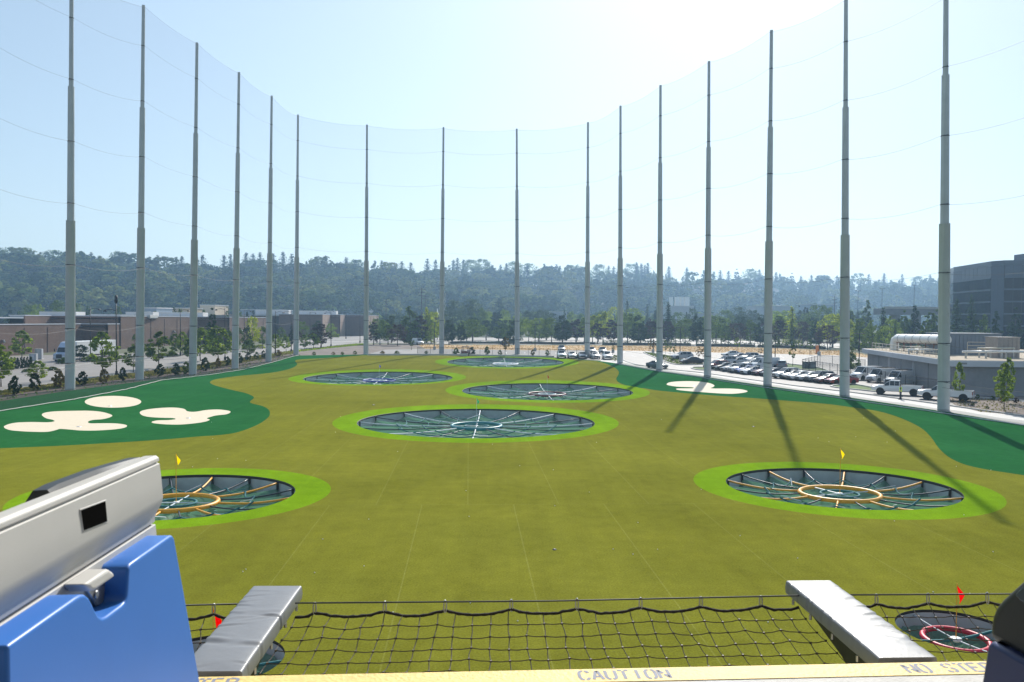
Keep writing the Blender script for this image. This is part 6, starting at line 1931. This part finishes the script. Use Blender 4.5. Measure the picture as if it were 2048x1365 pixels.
def clipped(tip, base):
    f = (tip - E0).dot(-ei)
    g = (base - E0).dot(-ei)
    return tip + (base - tip) * ((f - .030) / (f - g))
padded_arm(tipR, clipped(tipR, baseR), .285, 'right grey vinyl padded arm reaching out over the turf, glaring in the sun', 4)
padded_arm(tipL, clipped(tipL, baseL), .29, 'left grey vinyl padded arm beside the blue dispenser', 9)

# catch net: steel cable, snap hooks, rope and knotted cords
M['rope'] = mat('dark rope', (.030, .024, .022), .8, noise=.4, nscale=60, bump=.8, bscale=180)
M['cord'] = mat('dark net cord', (.085, .068, .052), .6, noise=.4, nscale=25)
rn = random.Random(77)
def catch_net(s0, s1, hooks, label):
    q0 = .985                               # distance of the cable from the deck edge
    base = bay(s0, q0, ZB)
    t = thing('catch_net', label, 'safety net', base, 0, 'catch nets below the deck')
    def at(s, q, z): return bay(s, q, z) - base
    MB().tube([at(s0, q0, ZB - .012), at((s0 + s1) / 2, q0, ZB - .022), at(s1, q0, ZB - .012)], .0045, 6).build('steel_cable', M['cable'], t, smooth=True)
    def rope_z(s):
        hs = sorted([s0 - .05] + hooks + [s1 + .05])
        for a, b in zip(hs, hs[1:]):
            if a <= s <= b:
                f = (s - a) / (b - a)
                return ZB - .068 - .028 * 4 * f * (1 - f)
        return ZB - .07
    for h in hooks:
        zc__ = ZB - .018
        pts = [at(h + .008 * math.cos(a), q0 + .004 * math.sin(a), zc__ - .026 + .034 * math.sin(a)) for a in [k * math.pi / 7 for k in range(14)]]
        MB().tube(pts, .0042, 6, closed=True).build('snap_hook', M['steel'], t, smooth=True)
    n = int((s1 - s0) / .025)
    rp_ = [at(s0 + (s1 - s0) * k / n, q0 + rn.gauss(0, .002), rope_z(s0 + (s1 - s0) * k / n) + rn.gauss(0, .0016)) for k in range(n + 1)]
    MB().tube(rp_, [.0074 + .0022 * (k % 2) for k in range(n + 1)], 7).build('edge_rope', M['rope'], t, smooth=True)
    m = MB()
    cols = max(3, int(round((s1 - s0) / .1)))
    rows = 12
    mid = (s0 + s1) / 2
    Pn = {}
    for c in range(cols + 1):
        for r in range(rows + 1):
            s = s0 + (s1 - s0) * c / cols
            sx = mid + (s - mid) * (1 + .012 * r) if r else s
            q = q0 - .086 * r + rn.gauss(0, .006) * (r > 0)
            z = (rope_z(s) if r == 0 else ZB - .082 - .040 * r + .0019 * r * r - .012 * math.sin(math.pi * c / cols) * min(1, r / 4)) + rn.gauss(0, .005) * (r > 0)
            Pn[c, r] = at(sx + rn.gauss(0, .006) * (r > 0), q, z)
    for c in range(cols + 1):
        for r in range(rows):
            m.tube([Pn[c, r], Pn[c, r].lerp(Pn[c, r + 1], .5) + Vector((rn.gauss(0, .002), 0, -.004)), Pn[c, r + 1]], .0028, 4, False)
    for r in range(1, rows + 1):
        for c in range(cols):
            m.tube([Pn[c, r], Pn[c, r].lerp(Pn[c + 1, r], .5) - Vector((0, 0, .004)), Pn[c + 1, r]], .0028, 4, False)
    for (c, r), p in Pn.items():
        if r: m.box(p, (.011, .009, .010), rn.uniform(0, 1.5))
    m.build('knotted_mesh', M['cord'], t)
def sof(u, v):
    p = Gz(u, v, ZB)
    return (p - E0).dot(ed)
sL = (tipL - E0).dot(ed) + .15
sR = (tipR - E0).dot(ed) - .145
hk = [sof(u, 1187) for u in (637, 773, 891, 1021, 1151, 1278, 1399, 1520)]
catch_net(sL, sR, hk, 'dark catch net slung between the two padded arms')
catch_net(sR + .29, sR + 2.6, [sof(u, 1176) for u in (1739, 1843, 1963, 2085, 2200)], 'dark catch net right of the right padded arm')
catch_net(sL - 2.2, sL - .30, [sof(u, 1190) for u in (140, 240, 340, 440)], 'dark catch net left of the left padded arm')

# ------------------------------------------------------------------ ball dispenser at the left
M['greyplastic'] = mat('light grey plastic', (.49, .485, .475), .55, noise=.03, nscale=5, bump=.03, bscale=300)
M['bluepanel'] = mat('blue plastic', (.035, .17, .58), .40, spec=.5, noise=.03, nscale=4)
M['darkplastic'] = mat('charcoal plastic', (.016, .017, .019), .45)
M['navypanel'] = mat('navy plastic', (.022, .035, .12), .4)
class Face:                                 # an upright face running away from the camera
    def __init__(s, x, y, sgn):
        s.p = Vector((x, y, 0))
        s.d = Vector((-.094, 1, 0)).normalized()
        s.n = Vector((s.d.y, -s.d.x, 0)) * sgn
    def hit(s, u, v, off=0.0):
        r = ray(u, v)
        t = ((s.p - EYE).dot(s.n) + off) / r.dot(s.n)
        q = EYE + r * t
        return (q - s.p).dot(s.d), q.z
    def pt(s, a, z, off): return s.p + s.d * a + s.n * off + Vector((0, 0, z))
F = Face(-.75, 1.78, 1)
bd = thing('ball_dispenser', 'grey and blue golf ball dispenser at the left of the bay', 'ball dispenser', F.pt(-.3, ZB, -.2))
O = Vector(bd.location)
a0, ztop = F.hit(318, 911)
SLP = -.028
far = [F.hit(318, 911), F.hit(322, 923), F.hit(332, 1058)]
def s_end(dz): return far[0][0] + (far[2][0] - far[0][0]) * (-dz / (far[0][1] - far[2][1]))
prof = [(-.40, -.34), (-.075, -.10), (-.040, -.012), (-.030, -.001), (-.006, 0), (-.0005, -.005), (0, -.0125), (-.005, -.0135), (-.005, -.0165), (.0, -.0175), (.001, -.05), (.001, -.092), (-.001, -.100), (-.006, -.112), (-.015, -.126), (-.020, -.138), (-.0215, -.150), (-.029, -.151), (-.029, -.1545), (-.0205, -.1555), (-.0205, -.235), (-.100, -.24), (-.10, -.98), (-.40, -.98)]
m = MB()
for ss in (0, 1):
    for off, dz in prof:
        a = s_end(max(dz, -.3)) if ss else -1.25
        m.v.append(tuple(F.pt(a, ztop + dz + SLP * (a - a0), off) - O))
n = len(prof)
m.f += [(k, (k + 1) % n, n + (k + 1) % n, n + k) for k in range(n)] + [tuple(range(n - 1, -1, -1)), tuple(range(n, 2 * n))]
m.f = [f[::-1] for f in m.f]
m.build('housing', M['greyplastic'], bd, smooth=True, auto=32, bevel=.0016, seg=2)
def slab(F, O, px, off0, off1, name, mt, parent, bevel, extra=None, seg=3, from_sz=None):
    q = from_sz or [F.hit(u, v, off1) for u, v in px]
    if extra: q = q + extra(q)
    m = MB()
    k = len(q)
    for off in (off0, off1):
        for a, z in q: m.v.append(tuple(F.pt(a, z, off) - O))
    m.f += [tuple(range(k)), tuple(range(2 * k - 1, k - 1, -1))] + [(i, k + i, k + (i + 1) % k, (i + 1) % k) for i in range(k)]
    ar = sum(q[i][0] * q[(i + 1) % k][1] - q[(i + 1) % k][0] * q[i][1] for i in range(k))
    me = bpy.data.meshes.new('tmp')
    o = m.build(name, mt, parent)
    import bmesh
    b = bmesh.new()
    b.from_mesh(o.data)
    bmesh.ops.recalc_face_normals(b, faces=b.faces)
    b.to_mesh(o.data)
    b.free()
    if bevel:
        bv = o.modifiers.new('bevel', 'BEVEL')
        bv.width, bv.segments, bv.limit_method, bv.angle_limit = bevel, seg, 'ANGLE', R(28)
        o.data.polygons.foreach_set('use_smooth', [True] * len(o.data.polygons))
        o.data.set_sharp_from_angle(angle=R(35))
    return o
zz6 = lambda pts: [(x / 2.815, 880 + y / 2.815) for x, y in pts]
bp = zz6([(45, 1160), (430, 888), (458, 872), (482, 870), (502, 886), (520, 918), (540, 962), (556, 990), (578, 1003), (604, 994), (690, 930), (708, 912), (717, 880), (722, 770), (726, 722), (738, 697), (800, 652), (958, 541), (972, 536), (982, 552), (1060, 990), (1127, 1365)])
slab(F, O, bp, -.095, .028, 'front_panel', M['bluepanel'], bd, .011, lambda q: [(q[-1][0] + .20, ZB + .01), (q[0][0] + .02, ZB + .01)], 4)
# sensor window, latch and the dark touch panel on top
wpx = [(163, 1021), (211, 1003), (215, 1043), (169, 1061)]
fr = [(160, 1019), (213, 999.5), (217.5, 1045.5), (167, 1065)]
slab(F, O, fr, -.012, .0022, 'window_frame', M['greyplastic'], bd, .0012, None, 2)
slab(F, O, wpx, -.004, .0032, 'sensor_window', mat('black window', (.006, .006, .006), .8, spec=.0), bd, 0)
lk = zz6([(483, 815), (600, 735), (615, 728), (640, 745), (655, 768), (540, 848), (520, 852)])
slab(F, O, lk, -.02, .020, 'latch_handle', M['greyplastic'], bd, .006, None, 3)
lk2 = zz6([(500, 850), (640, 770), (645, 880), (590, 925), (545, 940)])
slab(F, O, lk2, -.03, -.012, 'latch_plate', M['steel'], bd, .003, None, 2)
c = F.hit(193, 1190, -.01)
o = MB().lathe([(0, .003), (.007, .002), (.008, 0)], 12).build('latch_screw', M['steel'], bd, F.pt(c[0], c[1], -.010) - O)
o.rotation_euler = (0, R(90), math.atan2(F.n.y, F.n.x))
m = MB()
aE = F.hit(66, 1000, -.05)[0]
for a, hgt in ((-.02 + a0, .001), (-.12 + a0, .005), (aE + .20, .009), (aE + .05, .009), (aE + .01, .006), (aE, .0)):
    z = ztop + SLP * (a - a0) + .001
    for off, dz in ((-.027, -.004), (-.033, hgt - .003), (-.055, hgt - .004), (-.075, -.03)): m.v.append(tuple(F.pt(a, z + dz, off) - O))
m.f += [(i * 4 + k, i * 4 + k + 1, i * 4 + k + 5, i * 4 + k + 4) for i in range(4) for k in range(3)]
m.build('touch_panel', M['darkplastic'], bd, smooth=True, auto=30)

# ------------------------------------------------------------------ the dark dispenser cut by the right edge
F2 = Face(.69, 1.20, -1)
b2 = thing('ball_dispenser', 'charcoal and navy ball dispenser cut off by the right picture edge', 'ball dispenser', F2.pt(-.2, ZB, -.2))
O2 = Vector(b2.location)
up = [(1976.5, 1281), (1975.5, 1262), (1976.5, 1245), (1980, 1228), (1987, 1212), (1999, 1197.5), (2020, 1178), (2048, 1153), (2110, 1100), (2330, 1140), (2330, 1482)]
slab(F2, O2, up, -.36, 0, 'housing', M['darkplastic'], b2, .022, None, 5)
lo = [(1973.5, 1290), (1977.5, 1282.5), (1984, 1284), (2020, 1305), (2330, 1486)]
slab(F2, O2, lo, -.34, .012, 'front_panel', M['navypanel'], b2, .009, lambda q: [(q[-1][0], ZB + .01), (q[0][0] + .22, ZB + .01)], 4)
wn2 = [(2029, 1190), (2034, 1183), (2120, 1110), (2200, 1180), (2110, 1235), (2040, 1203)]
slab(F2, O2, wn2, -.01, .003, 'sensor_window', mat('blue grey window', (.05, .07, .10), .2, spec=.5), b2, .002, None, 2)

# ------------------------------------------------------------------ labels that would read the same get their place among their like
groups = {}
for o in bpy.data.objects:
    if o.parent is None and o.get('label') and o.name.split('.')[0] != 'golf_ball': groups.setdefault(o['label'], []).append(o)
NUM = ['first', 'second', 'third', 'fourth', 'fifth', 'sixth', 'seventh', 'eighth', 'ninth', 'tenth']
for lab, os_ in groups.items():
    if len(os_) < 2: continue
    os_.sort(key=lambda o: proj(o.location)[0])
    for i, o in enumerate(os_):
        w = ('leftmost' if i == 0 else 'rightmost') if len(os_) == 2 or i in (0, len(os_) - 1) else NUM[i] + ' from left'
        o['label'] = f'{lab}, {w}'
# never leave a prototype standing unused at the origin
for k, lst in PROTO.items():
    for t, used in lst:
        if not used:
            for ch in list(t.children): bpy.data.objects.remove(ch)
            bpy.data.objects.remove(t)
for k, (t, used) in hproto.items():
    if not used:
        for ch in list(t.children): bpy.data.objects.remove(ch)
        bpy.data.objects.remove(t)
